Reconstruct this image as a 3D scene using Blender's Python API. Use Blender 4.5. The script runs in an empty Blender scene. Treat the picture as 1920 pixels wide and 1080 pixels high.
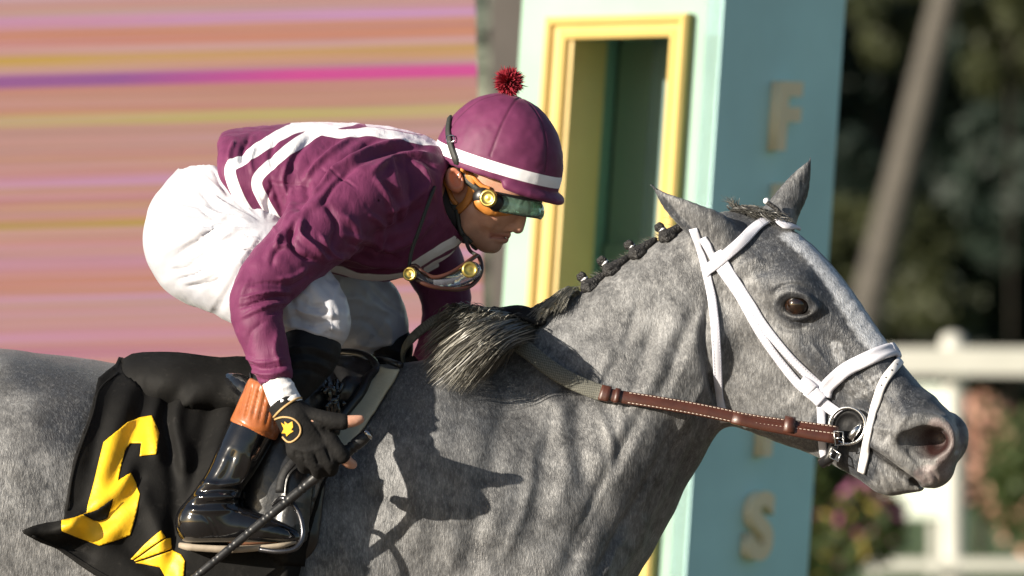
import bpy, bmesh, math, random, os
import numpy as np
from mathutils import Vector, Matrix
from mathutils.bvhtree import BVHTree
from mathutils.geometry import delaunay_2d_cdt

random.seed(7)
rng = np.random.default_rng(7)
scene = bpy.context.scene
COL = scene.collection

# ------------------------------------------------------------------ camera
D = 12.0                      # metres from the lens to the horse's midline
ZC = 1.7                      # lens height above the track
cam_d = bpy.data.cameras.new('camera')
cam = bpy.data.objects.new('camera', cam_d)
COL.objects.link(cam)
cam.location = (0, -D, ZC)
cam.rotation_euler = (math.radians(90), 0, 0)
cam_d.sensor_width = 36.0
cam_d.lens = 36.0 * D / 1.92
cam_d.clip_start = 0.5
cam_d.clip_end = 2000
cam_d.dof.use_dof = True
cam_d.dof.focus_distance = D - 0.2
cam_d.dof.aperture_fstop = 4.2
scene.camera = cam

# ------------------------------------------------------------------ light
SUN_EL = math.radians(18)
SUN_AZ = math.radians(54)     # to the left of the line back to the camera
to_sun = Vector((-math.sin(SUN_AZ) * math.cos(SUN_EL), -math.cos(SUN_AZ) * math.cos(SUN_EL), math.sin(SUN_EL)))
sun_d = bpy.data.lights.new('sun', 'SUN')
sun_d.energy = 5.0
sun_d.angle = math.radians(0.53)
sun_d.color = (1.0, 0.91, 0.77)
sun = bpy.data.objects.new('sun', sun_d)
COL.objects.link(sun)
sun.location = to_sun * 30
sun.rotation_euler = to_sun.to_track_quat('Z', 'Y').to_euler()
world = bpy.data.worlds.new('World')
scene.world = world
world.use_nodes = True
wn = world.node_tree.nodes
sky = wn.new('ShaderNodeTexSky')
sky.sky_type = 'NISHITA'
sky.sun_disc = False
sky.sun_elevation = SUN_EL
sky.sun_rotation = math.atan2(to_sun.x, to_sun.y)
wn['Background'].inputs['Strength'].default_value = 0.056
world.node_tree.links.new(sky.outputs['Color'], wn['Background'].inputs['Color'])
scene.view_settings.view_transform = 'Standard'
scene.view_settings.look = 'None'
scene.view_settings.exposure = 0.95
scene.view_settings.gamma = 1.0
scene.cycles.use_denoising = True
scene.cycles.max_bounces = 8
scene.cycles.transparent_max_bounces = 12

# ------------------------------------------------------------------ helpers
def W(px, py, y=0.0):
    """a point seen at photograph position (px, py), y metres behind the horse's midline"""
    k = (D + y) / D * 0.001
    return Vector(((px - 960) * k, y, ZC + (540 - py) * k))

def toPX(V):
    k = 0.001 * (D + V[:, 1]) / D
    return np.stack([V[:, 0] / k + 960, 540 - (V[:, 2] - ZC) / k], 1)

def link(o, parent=None):
    COL.objects.link(o)
    if parent is not None:
        o.parent = parent
    return o

def tag(o, label=None, cat=None, group=None, kind=None):
    if label: o['label'] = label
    if cat: o['category'] = cat
    if group: o['group'] = group
    if kind: o['kind'] = kind
    return o

def empty(name, loc=(0, 0, 0)):
    o = bpy.data.objects.new(name, None)
    o.empty_display_size = 0.1
    # parts are built in world coordinates, so the thing's Empty keeps the world origin as its frame
    return link(o)

def mesh_obj(name, V, F, m=None, parent=None, smooth=True):
    me = bpy.data.meshes.new(name)
    V = np.asarray(V, dtype=np.float32)
    if isinstance(F, np.ndarray):
        n, c = F.shape
        me.vertices.add(len(V)); me.vertices.foreach_set('co', V.ravel())
        me.loops.add(n * c); me.loops.foreach_set('vertex_index', F.astype(np.int32).ravel())
        me.polygons.add(n)
        me.polygons.foreach_set('loop_start', np.arange(0, n * c, c, dtype=np.int32))
        me.update(calc_edges=True)
        me.validate()
    else:
        me.from_pydata(V.tolist(), [], [list(f) for f in F]); me.update()
    if smooth:
        me.polygons.foreach_set('use_smooth', np.ones(len(me.polygons), dtype=bool))
    if m: me.materials.append(m)
    o = bpy.data.objects.new(name, me)
    return link(o, parent)

def attr(o, name, arr):
    a = o.data.attributes.new(name, 'FLOAT', 'POINT')
    a.data.foreach_set('value', np.asarray(arr, dtype=np.float32))

def polydist(P, pts, closed=False, lim=1e9):
    """distance of 2-D points P to a polyline"""
    pts = np.asarray(pts, dtype=np.float32)
    if closed: pts = np.vstack([pts, pts[:1]])
    best = np.full(len(P), 1e9, dtype=np.float32)
    lo = pts.min(0) - lim; hi = pts.max(0) + lim
    m = np.nonzero((P[:, 0] > lo[0]) & (P[:, 0] < hi[0]) & (P[:, 1] > lo[1]) & (P[:, 1] < hi[1]))[0]
    x = P[m, 0].astype(np.float32); y = P[m, 1].astype(np.float32); bst = np.full(len(m), 1e9, dtype=np.float32)
    for a, b in zip(pts[:-1], pts[1:]):
        ba = b - a
        t = np.clip(((x - a[0]) * ba[0] + (y - a[1]) * ba[1]) / max(float(ba @ ba), 1e-9), 0, 1)
        bst = np.minimum(bst, (x - a[0] - t * ba[0]) ** 2 + (y - a[1] - t * ba[1]) ** 2)
    best[m] = np.sqrt(bst)
    return best

def inpoly(P, poly):
    x, y = P[:, 0], P[:, 1]
    ins = np.zeros(len(P), dtype=bool)
    n = len(poly)
    for i in range(n):
        x1, y1 = poly[i]; x2, y2 = poly[(i + 1) % n]
        if y1 == y2: continue
        c = ((y1 > y) != (y2 > y)) & (x < (x2 - x1) * (y - y1) / (y2 - y1) + x1)
        ins ^= c
    return ins

def sdpoly(P, poly):
    """signed distance in px, negative inside"""
    d = polydist(P, poly, True)
    return np.where(inpoly(P, poly), -d, d)

def cat(pts, n=6, closed=False):
    """Catmull-Rom through points of any dimension"""
    p = np.asarray([list(q) for q in pts], dtype=float)
    N = len(p); out = []
    rngi = N if closed else N - 1
    for i in range(rngi):
        if closed:
            p0, p1, p2, p3 = p[(i - 1) % N], p[i], p[(i + 1) % N], p[(i + 2) % N]
        else:
            p1, p2 = p[i], p[i + 1]
            p0 = p[i - 1] if i > 0 else 2 * p1 - p2
            p3 = p[i + 2] if i + 2 < N else 2 * p2 - p1
        for k in range(n):
            t = k / n
            out.append(0.5 * (2 * p1 + (p2 - p0) * t + (2 * p0 - 5 * p1 + 4 * p2 - p3) * t * t + (3 * p1 - p0 - 3 * p2 + p3) * t ** 3))
    if not closed: out.append(p[-1])
    return np.array(out)

# smooth value noise for geometry
_NT = np.random.default_rng(3).random((32, 32, 32)).astype(np.float32)
def vnoise(P, scale):
    Q = np.asarray(P, dtype=np.float32) * scale + 100.0
    I = np.floor(Q).astype(int); f = Q - I; f = f * f * (3 - 2 * f); I %= 32; J = (I + 1) % 32
    def g(a, b, c): return _NT[a, b, c]
    x0, y0, z0 = I.T; x1, y1, z1 = J.T; fx, fy, fz = f.T
    a = g(x0, y0, z0) * (1 - fx) + g(x1, y0, z0) * fx
    b = g(x0, y1, z0) * (1 - fx) + g(x1, y1, z0) * fx
    c = g(x0, y0, z1) * (1 - fx) + g(x1, y0, z1) * fx
    d = g(x0, y1, z1) * (1 - fx) + g(x1, y1, z1) * fx
    return ((a * (1 - fy) + b * fy) * (1 - fz) + (c * (1 - fy) + d * fy) * fz) * 2 - 1

# ------------------------------------------------------------------ sculpting: blended solids -> one continuous mesh
def seg(a, b, ra, rb, sa=1.0, sb=1.0, L=(0, 1, 0)):
    a = np.array(a, dtype=np.float32); b = np.array(b, dtype=np.float32); L = np.array(L, dtype=np.float32)
    L /= np.linalg.norm(L)
    ba = b - a
    iso = (sa == 1.0 and sb == 1.0)
    bL = float(ba @ L)
    bl = ba if iso else ba - L * bL
    bb = np.float32(max(float(bl @ bl), 1e-9))
    ax, ay, az = [np.float32(v) for v in a]; bx, by, bz = [np.float32(v) for v in bl]; lx, ly, lz = [np.float32(v) for v in L]
    f32 = np.float32
    dr, ds, ra_, sa_, bL_ = f32(rb - ra), f32(sb - sa), f32(ra), f32(sa), f32(bL)
    def f(x, y, z):
        x = x - ax; y = y - ay; z = z - az
        pd = x * bx + y * by + z * bz
        t = np.clip(pd / bb, f32(0), f32(1))
        w2 = x * x + y * y + z * z + t * (t * bb - f32(2) * pd)
        if iso:
            return np.sqrt(np.maximum(w2, f32(0))) - (ra_ + dr * t)
        la = x * lx + y * ly + z * lz
        s = sa_ + ds * t
        w2 -= la * la
        la = (la - t * bL_) / s
        return (np.sqrt(np.maximum(w2, f32(0)) + la * la) - (ra_ + dr * t)) * np.minimum(s, f32(1))
    R = float(np.linalg.norm(ba)) / 2 + max(ra, rb) * max(1, sa, sb)
    return (f, (a + b) / 2, R)

def ellip(c, r, axes=None):
    c = np.array(c, dtype=np.float32); r = np.array(r, dtype=np.float32)
    A = np.eye(3, dtype=np.float32) if axes is None else np.array(axes, dtype=np.float32)
    def f(x, y, z):
        x = x - c[0]; y = y - c[1]; z = z - c[2]
        k0 = 0; k1 = 0
        for i in range(3):
            q = (x * A[i, 0] + y * A[i, 1] + z * A[i, 2]) / r[i]
            k0 = k0 + q * q; q = q / r[i]; k1 = k1 + q * q
        k0 = np.sqrt(k0) + np.float32(1e-6)
        return k0 * (k0 - np.float32(1)) / (np.sqrt(k1) + np.float32(1e-6))
    return (f, c, float(r.max()))

from concurrent.futures import ThreadPoolExecutor
POOL = ThreadPoolExecutor(4)
class Solid:
    def __init__(self): self.prims = []
    def add(self, segs, k=0.02, op='u'):
        if not isinstance(segs, list): segs = [segs]
        self.prims.append((op, k, segs)); return self
    def chain(self, pts, k=0.02, op='u', sub=3, L=(0, 1, 0), lat=None):
        """pts: (px, py, depth, radius_px, squash)"""
        pts = [tuple(p) + (1.0,) * (5 - len(p)) for p in pts]
        q = cat(pts, sub) if len(pts) > 2 and sub > 1 else np.array(pts, dtype=float)
        segs = []
        for a, b in zip(q[:-1], q[1:]):
            ka = (D + a[2]) / D * .001; kb = (D + b[2]) / D * .001
            segs.append(seg(W(*a[:3]), W(*b[:3]), max(a[3], .5) * ka, max(b[3], .5) * kb, a[4], b[4], L))
        return self.add(segs, k, op)
    def ev(self, x, y, z, C=None, rb=0.0):
        d = np.full(x.shape, 1e3, dtype=np.float32)
        for op, k, segs in self.prims:
            k = np.float32(k)
            if C is None:
                e = None
                for f, c, R in segs:
                    v = f(x, y, z); e = v if e is None else np.minimum(e, v)
                d = self._mix(op, k, d, e)
                continue
            ms = [((C - c) ** 2).sum(1) < (R + rb + 0.012 + k) ** 2 for f, c, R in segs]
            ids = np.nonzero(np.any(ms, axis=0))[0]
            if not len(ids): continue
            e = np.full((len(ids),) + x.shape[1:], 1e3, dtype=np.float32)
            pos = np.full(len(C), -1); pos[ids] = np.arange(len(ids))
            for (f, c, R), m in zip(segs, ms):
                w = np.nonzero(m)[0]
                if len(w): e[pos[w]] = np.minimum(e[pos[w]], f(x[w], y[w], z[w]))
            d[ids] = self._mix(op, k, d[ids], e)
        return d
    @staticmethod
    def _mix(op, k, d, e):
        if op == 'u':
            h = np.maximum(k - np.abs(d - e), 0) / k
            return np.minimum(d, e) - h * h * k * 0.25
        if op == 's':
            e = -e
            h = np.maximum(k - np.abs(d - e), 0) / k
            return np.maximum(d, e) + h * h * k * 0.25
        if op == 'i':
            h = np.maximum(k - np.abs(d - e), 0) / k
            return np.maximum(d, e) + h * h * k * 0.25
    def mesh(self, xs, ys, zs, B=8):
        xs, ys, zs = [np.asarray(a, dtype=np.float32) for a in (xs, ys, zs)]
        n = [(len(a) - 1) // B for a in (xs, ys, zs)]
        ii = np.stack(np.meshgrid(*[np.arange(m) for m in n], indexing='ij'), -1).reshape(-1, 3)
        lo = np.stack([xs[ii[:, 0] * B], ys[ii[:, 1] * B], zs[ii[:, 2] * B]], 1)
        hi = np.stack([xs[ii[:, 0] * B + B], ys[ii[:, 1] * B + B], zs[ii[:, 2] * B + B]], 1)
        C = (lo + hi) / 2; hd = np.linalg.norm(hi - lo, axis=1) / 2
        Cs = np.ascontiguousarray(C.T)
        dc = np.concatenate(list(POOL.map(lambda c: self.ev(*c), np.array_split(Cs, max(1, len(C) // 30000), axis=1))))
        act = np.abs(dc) < hd * 1.25 + 0.004
        ii = ii[act]; C = C[act]; rb = float(hd[act].max())
        ar = np.arange(B + 1)
        X = xs[ii[:, :1] * B + ar]; Y = ys[ii[:, 1:2] * B + ar]; Z = zs[ii[:, 2:3] * B + ar]
        sh = (len(ii), B + 1, B + 1, B + 1)
        vals = np.empty(sh, dtype=np.float32)
        def work(ch):
            q = (len(ch),) + sh[1:]
            vals[ch] = self.ev(np.broadcast_to(X[ch][:, :, None, None], q), np.broadcast_to(Y[ch][:, None, :, None], q),
                               np.broadcast_to(Z[ch][:, None, None, :], q), C[ch], rb)
        list(POOL.map(work, np.array_split(np.arange(len(ii)), max(1, len(ii) // 250))))
        vals[vals == 0] = 1e-7
        s = vals < 0
        cs = np.zeros((len(ii), B, B, B), dtype=np.int8)
        for a in (0, 1):
            for b in (0, 1):
                for c in (0, 1):
                    cs += s[:, a:a + B, b:b + B, c:c + B]
        bi, i, j, k = np.nonzero((cs > 0) & (cs < 8))
        gi = ii[bi, 0] * B + i; gj = ii[bi, 1] * B + j; gk = ii[bi, 2] * B + k
        NY, NZ = n[1] * B + 2, n[2] * B + 2
        gid = ((gi + 1) * NY + gj + 1) * NZ + gk + 1
        # vertex = mean of the edge crossings of its cell (index space)
        acc = np.zeros((len(bi), 3), dtype=np.float64); cnt = np.zeros(len(bi))
        for ax in range(3):
            o1, o2 = [t for t in range(3) if t != ax]
            for u in (0, 1):
                for v in (0, 1):
                    a = [0, 0, 0]; a[o1] = u; a[o2] = v
                    b = list(a); b[ax] = 1
                    va = vals[bi, i + a[0], j + a[1], k + a[2]]; vb = vals[bi, i + b[0], j + b[1], k + b[2]]
                    m = (va < 0) != (vb < 0)
                    t = np.where(m, va / np.where(m, va - vb, 1), 0)
                    p = np.tile(np.array(a, dtype=np.float64), (len(bi), 1)); p[:, ax] += t
                    acc += p * m[:, None]; cnt += m
        acc /= cnt[:, None]
        V = np.stack([np.interp(gi + acc[:, 0], np.arange(len(xs)), xs), np.interp(gj + acc[:, 1], np.arange(len(ys)), ys),
                      np.interp(gk + acc[:, 2], np.arange(len(zs)), zs)], 1)
        order = np.argsort(gid); sg = gid[order]
        def look(q):
            p = np.clip(np.searchsorted(sg, q), 0, len(sg) - 1)
            return np.where(sg[p] == q, order[p], -1)
        F = []
        st = (NY * NZ, NZ, 1)
        for ax in range(3):
            b = [0, 0, 0]; b[ax] = 1
            s0 = s[bi, i, j, k]; s1 = s[bi, i + b[0], j + b[1], k + b[2]]
            m = s0 != s1
            g = gid[m]; o1, o2 = [(1, 2), (2, 0), (0, 1)][ax]
            q = np.stack([look(g), look(g - st[o1]), look(g - st[o1] - st[o2]), look(g - st[o2])], 1)
            fl = s0[m]
            q[~fl] = q[~fl][:, ::-1]
            F.append(q[(q >= 0).all(1)])
        F = np.concatenate(F)
        return V, F

def vnormals(V, F):
    a = V[F[:, 2]] - V[F[:, 0]]; b = V[F[:, 3]] - V[F[:, 1]]
    fn = np.cross(a, b)
    N = np.zeros_like(V)
    for c in range(4): 
        for x in range(3): N[:, x] += np.bincount(F[:, c], fn[:, x], len(V))
    return N / (np.linalg.norm(N, axis=1, keepdims=True) + 1e-12)

def relax(V, F, it=1, w=0.5):
    for _ in range(it):
        S = np.zeros_like(V); c = np.zeros(len(V))
        for a in range(4):
            b = (a + 1) % 4
            for p, q in ((a, b), (b, a)):
                c += np.bincount(F[:, p], minlength=len(V))
                for x in range(3): S[:, x] += np.bincount(F[:, p], V[F[:, q], x], len(V))
        V = V * (1 - w) + w * S / np.maximum(c, 1)[:, None]
    return V

def axis(*stops):
    """coordinates with a spacing that changes: (start, step), (start, step), ..., (end,)"""
    out = [stops[0][0]]
    for (a, st), nx in zip(stops[:-1], stops[1:]):
        while out[-1] < nx[0]: out.append(out[-1] + st)
    while (len(out) - 1) % 8: out.append(out[-1] + stops[-2][1])
    return np.array(out)

def strokes(V, N, P, lst, near=True, ncos=0.15):
    """raise or press soft lines into a surface: (polyline_px, half_width_px, height_mm)"""
    H = np.zeros(len(V))
    ok = np.clip((-N[:, 1] + 0.1) / ncos, 0, 1) if near else np.ones(len(V))
    for pl, w, h in lst:
        pl = cat(pl, 5) if len(pl) > 2 else np.array(pl, dtype=float)
        lo = pl.min(0) - 3 * w; hi = pl.max(0) + 3 * w
        m = ((P > lo) & (P < hi)).all(1)
        if not m.any(): continue
        # taper along the ends
        Q = P[m]; best = np.full(len(Q), 1e9); tt = np.zeros(len(Q)); n = len(pl) - 1
        for q, (a, b) in enumerate(zip(pl[:-1], pl[1:])):
            ba = b - a; t = np.clip(((Q - a) @ ba) / max(ba @ ba, 1e-9), 0, 1)
            d = np.linalg.norm(Q - a - t[:, None] * ba, axis=1)
            u = d < best; best[u] = d[u]; tt[u] = (q + t[u]) / n
        H[m] += h * 0.001 * np.exp(-(best / w) ** 2) * np.clip(np.minimum(tt, 1 - tt) * 5 + 0.15, 0, 1)
    return V + N * (H * ok)[:, None]

# ------------------------------------------------------------------ materials
def node_mat(name):
    m = bpy.data.materials.new(name); m.use_nodes = True
    nt = m.node_tree
    return m, nt, nt.nodes['Principled BSDF']

class NT:
    """terse node wiring"""
    def __init__(self, nt): self.nt = nt
    def n(self, typ, **kw):
        x = self.nt.nodes.new(typ)
        for k, v in kw.items():
            if k in x.inputs.keys() if isinstance(k, str) and not hasattr(x, k) else False: self.set(x, k, v)
            else: setattr(x, k, v)
        return x
    def set(self, node, key, v):
        i = node.inputs[key]
        if hasattr(v, 'is_output') or isinstance(v, bpy.types.NodeSocket): self.nt.links.new(v, i)
        else:
            if isinstance(v, tuple) and len(v) == 3 and i.type == 'RGBA': v = v + (1,)
            i.default_value = v
    def coord(self): return self.n('ShaderNodeTexCoord').outputs['Object']
    def attr(self, name):
        a = self.n('ShaderNodeAttribute'); a.attribute_name = name; return a.outputs['Fac']
    def mapping(self, vec, scale=(1, 1, 1), rot=(0, 0, 0)):
        x = self.n('ShaderNodeMapping'); self.set(x, 'Vector', vec); self.set(x, 'Scale', scale); self.set(x, 'Rotation', rot); return x.outputs[0]
    def noise(self, vec, scale, detail=2, rough=0.5, dist=0.0):
        x = self.n('ShaderNodeTexNoise'); self.set(x, 'Vector', vec); self.set(x, 'Scale', scale); self.set(x, 'Detail', detail)
        self.set(x, 'Roughness', rough); self.set(x, 'Distortion', dist); return x.outputs['Fac']
    def ramp(self, fac, a, b, c0=(0, 0, 0), c1=(1, 1, 1)):
        x = self.n('ShaderNodeMapRange'); self.set(x, 'Value', fac); self.set(x, 'From Min', a); self.set(x, 'From Max', b); x.clamp = True
        if c0 == (0, 0, 0) and c1 == (1, 1, 1): return x.outputs['Result']
        return self.mix(x.outputs['Result'], c0, c1)
    def mix(self, fac, a, b, blend='MIX'):
        x = self.n('ShaderNodeMix'); x.data_type = 'RGBA'; x.blend_type = blend
        for i, v in ((0, fac), (6, a), (7, b)):
            s = x.inputs[i]
            if isinstance(v, bpy.types.NodeSocket): self.nt.links.new(v, s)
            else: s.default_value = (tuple(v) + (1,)) if isinstance(v, tuple) else v
        return x.outputs[2]
    def math(self, op, a, b=0.0):
        x = self.n('ShaderNodeMath'); x.operation = op
        for i, v in ((0, a), (1, b)):
            if isinstance(v, bpy.types.NodeSocket): self.nt.links.new(v, x.inputs[i])
            else: x.inputs[i].default_value = v
        return x.outputs[0]
    def bump(self, h, strength=0.3, dist=0.002):
        x = self.n('ShaderNodeBump'); self.set(x, 'Height', h); self.set(x, 'Strength', strength); self.set(x, 'Distance', dist); return x.outputs[0]

def mat(name, col, rough=0.5, var=0.15, vscale=30, bump=0.15, bscale=200, bdist=0.001, metallic=0.0, coat=0.0, sheen=0.0, spec=0.5, stretch=(1, 1, 1)):
    m, nt, b = node_mat(name); t = NT(nt)
    co = t.mapping(t.coord(), stretch)
    n1 = t.noise(co, vscale, 3)
    dark = tuple(c * (1 - var) for c in col); lite = tuple(min(1, c * (1 + var)) for c in col)
    t.set(b, 'Base Color', t.ramp(n1, 0.25, 0.75, dark, lite))
    t.set(b, 'Roughness', t.math('ADD', t.math('MULTIPLY', t.noise(co, vscale * 2.3, 2), 0.16), rough - 0.08))
    t.set(b, 'Metallic', metallic); t.set(b, 'Coat Weight', coat); t.set(b, 'Sheen Weight', sheen); t.set(b, 'Specular IOR Level', spec)
    if bump: t.set(b, 'Normal', t.bump(t.noise(co, bscale, 2), bump, bdist))
    return m

# ------------------------------------------------------------------ solids of revolution, straps, patches
def box_obj(name, lo, hi, m, parent=None, bev=0.0, M=None):
    x0, y0, z0 = lo; x1, y1, z1 = hi
    bm = bmesh.new()
    bmesh.ops.create_cube(bm, size=1)
    for v in bm.verts: v.co = Vector((x0 + (v.co.x + .5) * (x1 - x0), y0 + (v.co.y + .5) * (y1 - y0), z0 + (v.co.z + .5) * (z1 - z0)))
    if bev: bmesh.ops.bevel(bm, geom=bm.edges[:], offset=bev, segments=2, affect='EDGES')
    if M is not None: bm.transform(M)
    me = bpy.data.meshes.new(name); bm.to_mesh(me); bm.free(); me.materials.append(m)
    return link(bpy.data.objects.new(name, me), parent)

def sweep(name, pts, nrm, prof, m, parent=None, closed=False, caps=True, widths=None):
    """sweep a closed profile [(across, out)] in metres along pts with outward normals nrm"""
    P = np.array([list(p) for p in pts], dtype=float); Nn = np.array([list(p) for p in nrm], dtype=float)
    n = len(P); k = len(prof)
    if closed: T = np.roll(P, -1, 0) - np.roll(P, 1, 0)
    else: T = np.gradient(P, axis=0)
    T /= np.linalg.norm(T, axis=1, keepdims=True) + 1e-12
    S = np.cross(Nn, T); S /= np.linalg.norm(S, axis=1, keepdims=True) + 1e-12
    O = np.cross(T, S)
    pr = np.array(prof)
    wd = np.ones(n) if widths is None else np.asarray(widths)
    V = P[:, None] + S[:, None] * (pr[None, :, :1] * wd[:, None, None]) + O[:, None] * (pr[None, :, 1:] * wd[:, None, None] ** (0.0 if widths is None else 1.0))
    V = V.reshape(-1, 3); F = []
    for i in range(n if closed else n - 1):
        a = i * k; b = ((i + 1) % n) * k
        for j in range(k):
            F.append((a + j, a + (j + 1) % k, b + (j + 1) % k, b + j))
    if caps and not closed:
        F.append(tuple(range(k))[::-1]); F.append(tuple(range((n - 1) * k, n * k)))
    return mesh_obj(name, V, F, m, parent)

def circ(r, n=10, ry=None): return [(r * math.cos(2 * math.pi * i / n), (ry or r) * math.sin(2 * math.pi * i / n)) for i in range(n)]
def strip(w, t, r=None):
    """rounded flat strap: width w, thickness t, lying on its path"""
    h = w / 2; r = r or t * .45
    return [(-h, 0), (h, 0), (h, t - r), (h - r, t), (-h + r, t), (-h, t - r)]
def padded(w, t):
    h = w / 2
    return [(-h, 0), (h, 0), (h, t * .5), (h * .8, t * .85), (h * .45, t), (h * .3, t * .8), (0, t * .92), (-h * .3, t * .8), (-h * .45, t), (-h * .8, t * .85), (-h, t * .5)]

def tube(name, pts, r, m, parent=None, n=8, closed=False, widths=None):
    P = np.array([list(p) for p in pts], dtype=float)
    T = np.gradient(P, axis=0)
    up = np.array((0.0, -1.0, 0.12)) ; nr = np.tile(up, (len(P), 1))
    bad = np.abs((T / (np.linalg.norm(T, axis=1, keepdims=True) + 1e-12)) @ (up / np.linalg.norm(up))) > 0.96
    nr[bad] = (0.15, -0.4, 1)
    return sweep(name, pts, nr, circ(r, n), m, parent, closed, widths=widths)

def plane(c, n):
    c = np.array(c, dtype=np.float32); n = np.array(n, dtype=np.float32); n /= np.linalg.norm(n)
    return (lambda x, y, z: (x - c[0]) * n[0] + (y - c[1]) * n[1] + (z - c[2]) * n[2], c, 50.0)

class Caster:
    """finds points on sculpted surfaces"""
    def __init__(self): self.t = []
    def add(self, V, F): self.t.append(BVHTree.FromPolygons(V.tolist(), F.tolist())); return self
    def hit(self, px, py, start=-3.0):
        o = Vector((0, -D, ZC)); d = (W(px, py, 0) - o).normalized()
        o2 = o + d * (D + start); best = None
        for t in self.t:
            l, nn, i, ds = t.ray_cast(o2, d)
            if l is not None and (best is None or ds < best[2]): best = (l, nn, ds)
        return best
    def near(self, p):
        best = None
        for t in self.t:
            l, nn, i, ds = t.find_nearest(p)
            if l is not None and (best is None or ds < best[2]): best = (l, nn, ds)
        return best

def on(caster, path, lift=0.001, n=6, smooth=2):
    """a path in photograph positions laid on a surface -> points, normals"""
    q = cat(path, n)
    P, Nn = [], []
    for x, y in q:
        h = caster.hit(x, y)
        if h is None: 
            if P: h = caster.near(P[-1] + (Vector(W(x, y, P[-1].y)) - P[-1]))
            else: continue
        nn = h[1] if h[1].dot(Vector((0, -1, 0))) > -0.6 else -h[1]
        P.append(h[0].copy()); Nn.append(nn.copy())
    P = np.array([list(p) for p in P]); Nn = np.array([list(p) for p in Nn])
    for _ in range(smooth):
        if len(P) > 3:
            P[1:-1] = (P[:-2] + 2 * P[1:-1] + P[2:]) / 4
            Nn[1:-1] = (Nn[:-2] + 2 * Nn[1:-1] + Nn[2:]) / 4
    Nn /= np.linalg.norm(Nn, axis=1, keepdims=True)
    return P + Nn * lift, Nn

def patch(name, poly, step, place, m, parent=None, thick=0.0, holes=()):
    """fill a photograph-space outline with small triangles and put each corner on a surface: place(px,py)->Vector"""
    def dens(pl):
        out = []
        for a, b in zip(pl, list(pl[1:]) + [pl[0]]):
            k = max(1, int(math.hypot(b[0] - a[0], b[1] - a[1]) / step))
            for i in range(k): out.append((a[0] + (b[0] - a[0]) * i / k, a[1] + (b[1] - a[1]) * i / k))
        return out
    bd = dens([tuple(p) for p in poly])
    A = np.array(bd); x0, y0 = A.min(0); x1, y1 = A.max(0)
    gx, gy = np.meshgrid(np.arange(x0, x1, step), np.arange(y0, y1, step))
    gx = gx + (np.arange(gx.shape[0]) % 2)[:, None] * step * .5
    G = np.stack([gx.ravel(), gy.ravel()], 1)
    sd = sdpoly(G, bd)
    G = G[sd < -step * .4]
    edges = [(i, (i + 1) % len(bd)) for i in range(len(bd))]
    vs = [Vector(p) for p in bd] + [Vector(p) for p in G]
    r = delaunay_2d_cdt(vs, edges, [], 1, 1e-6)
    V = [place(v.x, v.y) for v in r[0]]
    F = [tuple(f) for f in r[2]]
    o = mesh_obj(name, np.array([list(v) for v in V]), F, m, parent)
    me = o.data
    # face the camera
    if sum(p.normal.y for p in me.polygons) > 0: me.flip_normals()
    if thick:
        md = o.modifiers.new('thickness', 'SOLIDIFY'); md.thickness = thick; md.offset = -1
    return o
# ================================================================== the horse
HT = math.tan(math.radians(21)); HS, HC = math.sin(math.radians(21)), math.cos(math.radians(21))
LH = np.array((-HS, -HC, 0.0))                 # towards the horse's right side of the head
def HD(px): return -HT * (px - 1390) * 0.001
def H(px, py, lat=0.0): return Vector(W(px, py, HD(px))) + Vector(LH * lat * 0.001)
def hmirror(P):
    p0 = np.array(H(1390, 540)); P = np.asarray(P, dtype=float)
    return P - 2 * ((P - p0) @ LH)[..., None] * LH

HZ = Solid()
def hch(pts, k=0.02, op='u', sub=3, both=True):
    """head solids: (px, py, lateral mm, radius px, squash) mirrored to the other side"""
    pts = [tuple(p) + (1.0,) * (5 - len(p)) for p in pts]
    q = cat(pts, sub) if len(pts) > 2 and sub > 1 else np.array(pts, dtype=float)
    sides = (1, -1) if both and any(abs(p[2]) > 0 for p in pts) else (1,)
    for sd in sides:
        HZ.add([seg(H(a[0], a[1], a[2] * sd), H(b[0], b[1], b[2] * sd), a[3] * .001, b[3] * .001, a[4], b[4], LH) for a, b in zip(q[:-1], q[1:])], k, op)

# trunk (px, py, depth, radius, squash across)
HZ.chain([(-420, 990, 0, 250, .80), (-220, 985, 0, 320, .86), (60, 1006, 0, 336, .82), (330, 1056, 0, 342, .82), (560, 1068, 0, 352, .80),
          (740, 1040, 0, 340, .74), (880, 1035, 0, 268, .82), (950, 1070, 0, 200, .9)], k=.06, sub=4)
# rib swell and shoulder
for sd in (-1, 1):
    HZ.add(ellip(W(380, 1130, .06 * sd), (.40, .245, .29)), .08)
    HZ.add(ellip(W(900, 1010, .13 * sd), (.15, .11, .34), [(.93, 0, .36), (0, 1, 0), (-.36, 0, .93)]), .09)
    HZ.add(ellip(W(985, 1190, .13 * sd), (.17, .12, .15)), .07)
    HZ.add(ellip(W(-60, 990, .13 * sd), (.36, .175, .30)), .09)
    HZ.add(ellip(W(-250, 1120, .14 * sd), (.24, .14, .30)), .09)
    # muscle belly that runs down the neck to the breast
    HZ.chain([(1325, 640, .05 * sd, 50), (1238, 740, .07 * sd, 64), (1128, 885, .095 * sd, 88), (1050, 1060, .12 * sd, 108)], k=.06)
# neck
HZ.chain([(1368, 545, 0, 105, .66), (1322, 582, 0, 130, .66), (1268, 640, 0, 148, .65), (1185, 726, 0, 174, .63), (1098, 808, 0, 206, .66), (1010, 900, 0, 242, .74), (930, 985, 0, 255, .80)], k=.05, sub=4)
HZ.chain([(1300, 475, 0, 36), (1200, 532, 0, 38), (1080, 618, 0, 42), (960, 690, 0, 50), (820, 745, 0, 60), (660, 790, 0, 70)], k=.06)
# windpipe along the lower edge
HZ.chain([(1322, 728, 0, 44), (1264, 824, 0, 44), (1202, 930, 0, 50), (1108, 1096, 0, 58)], k=.045)
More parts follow.
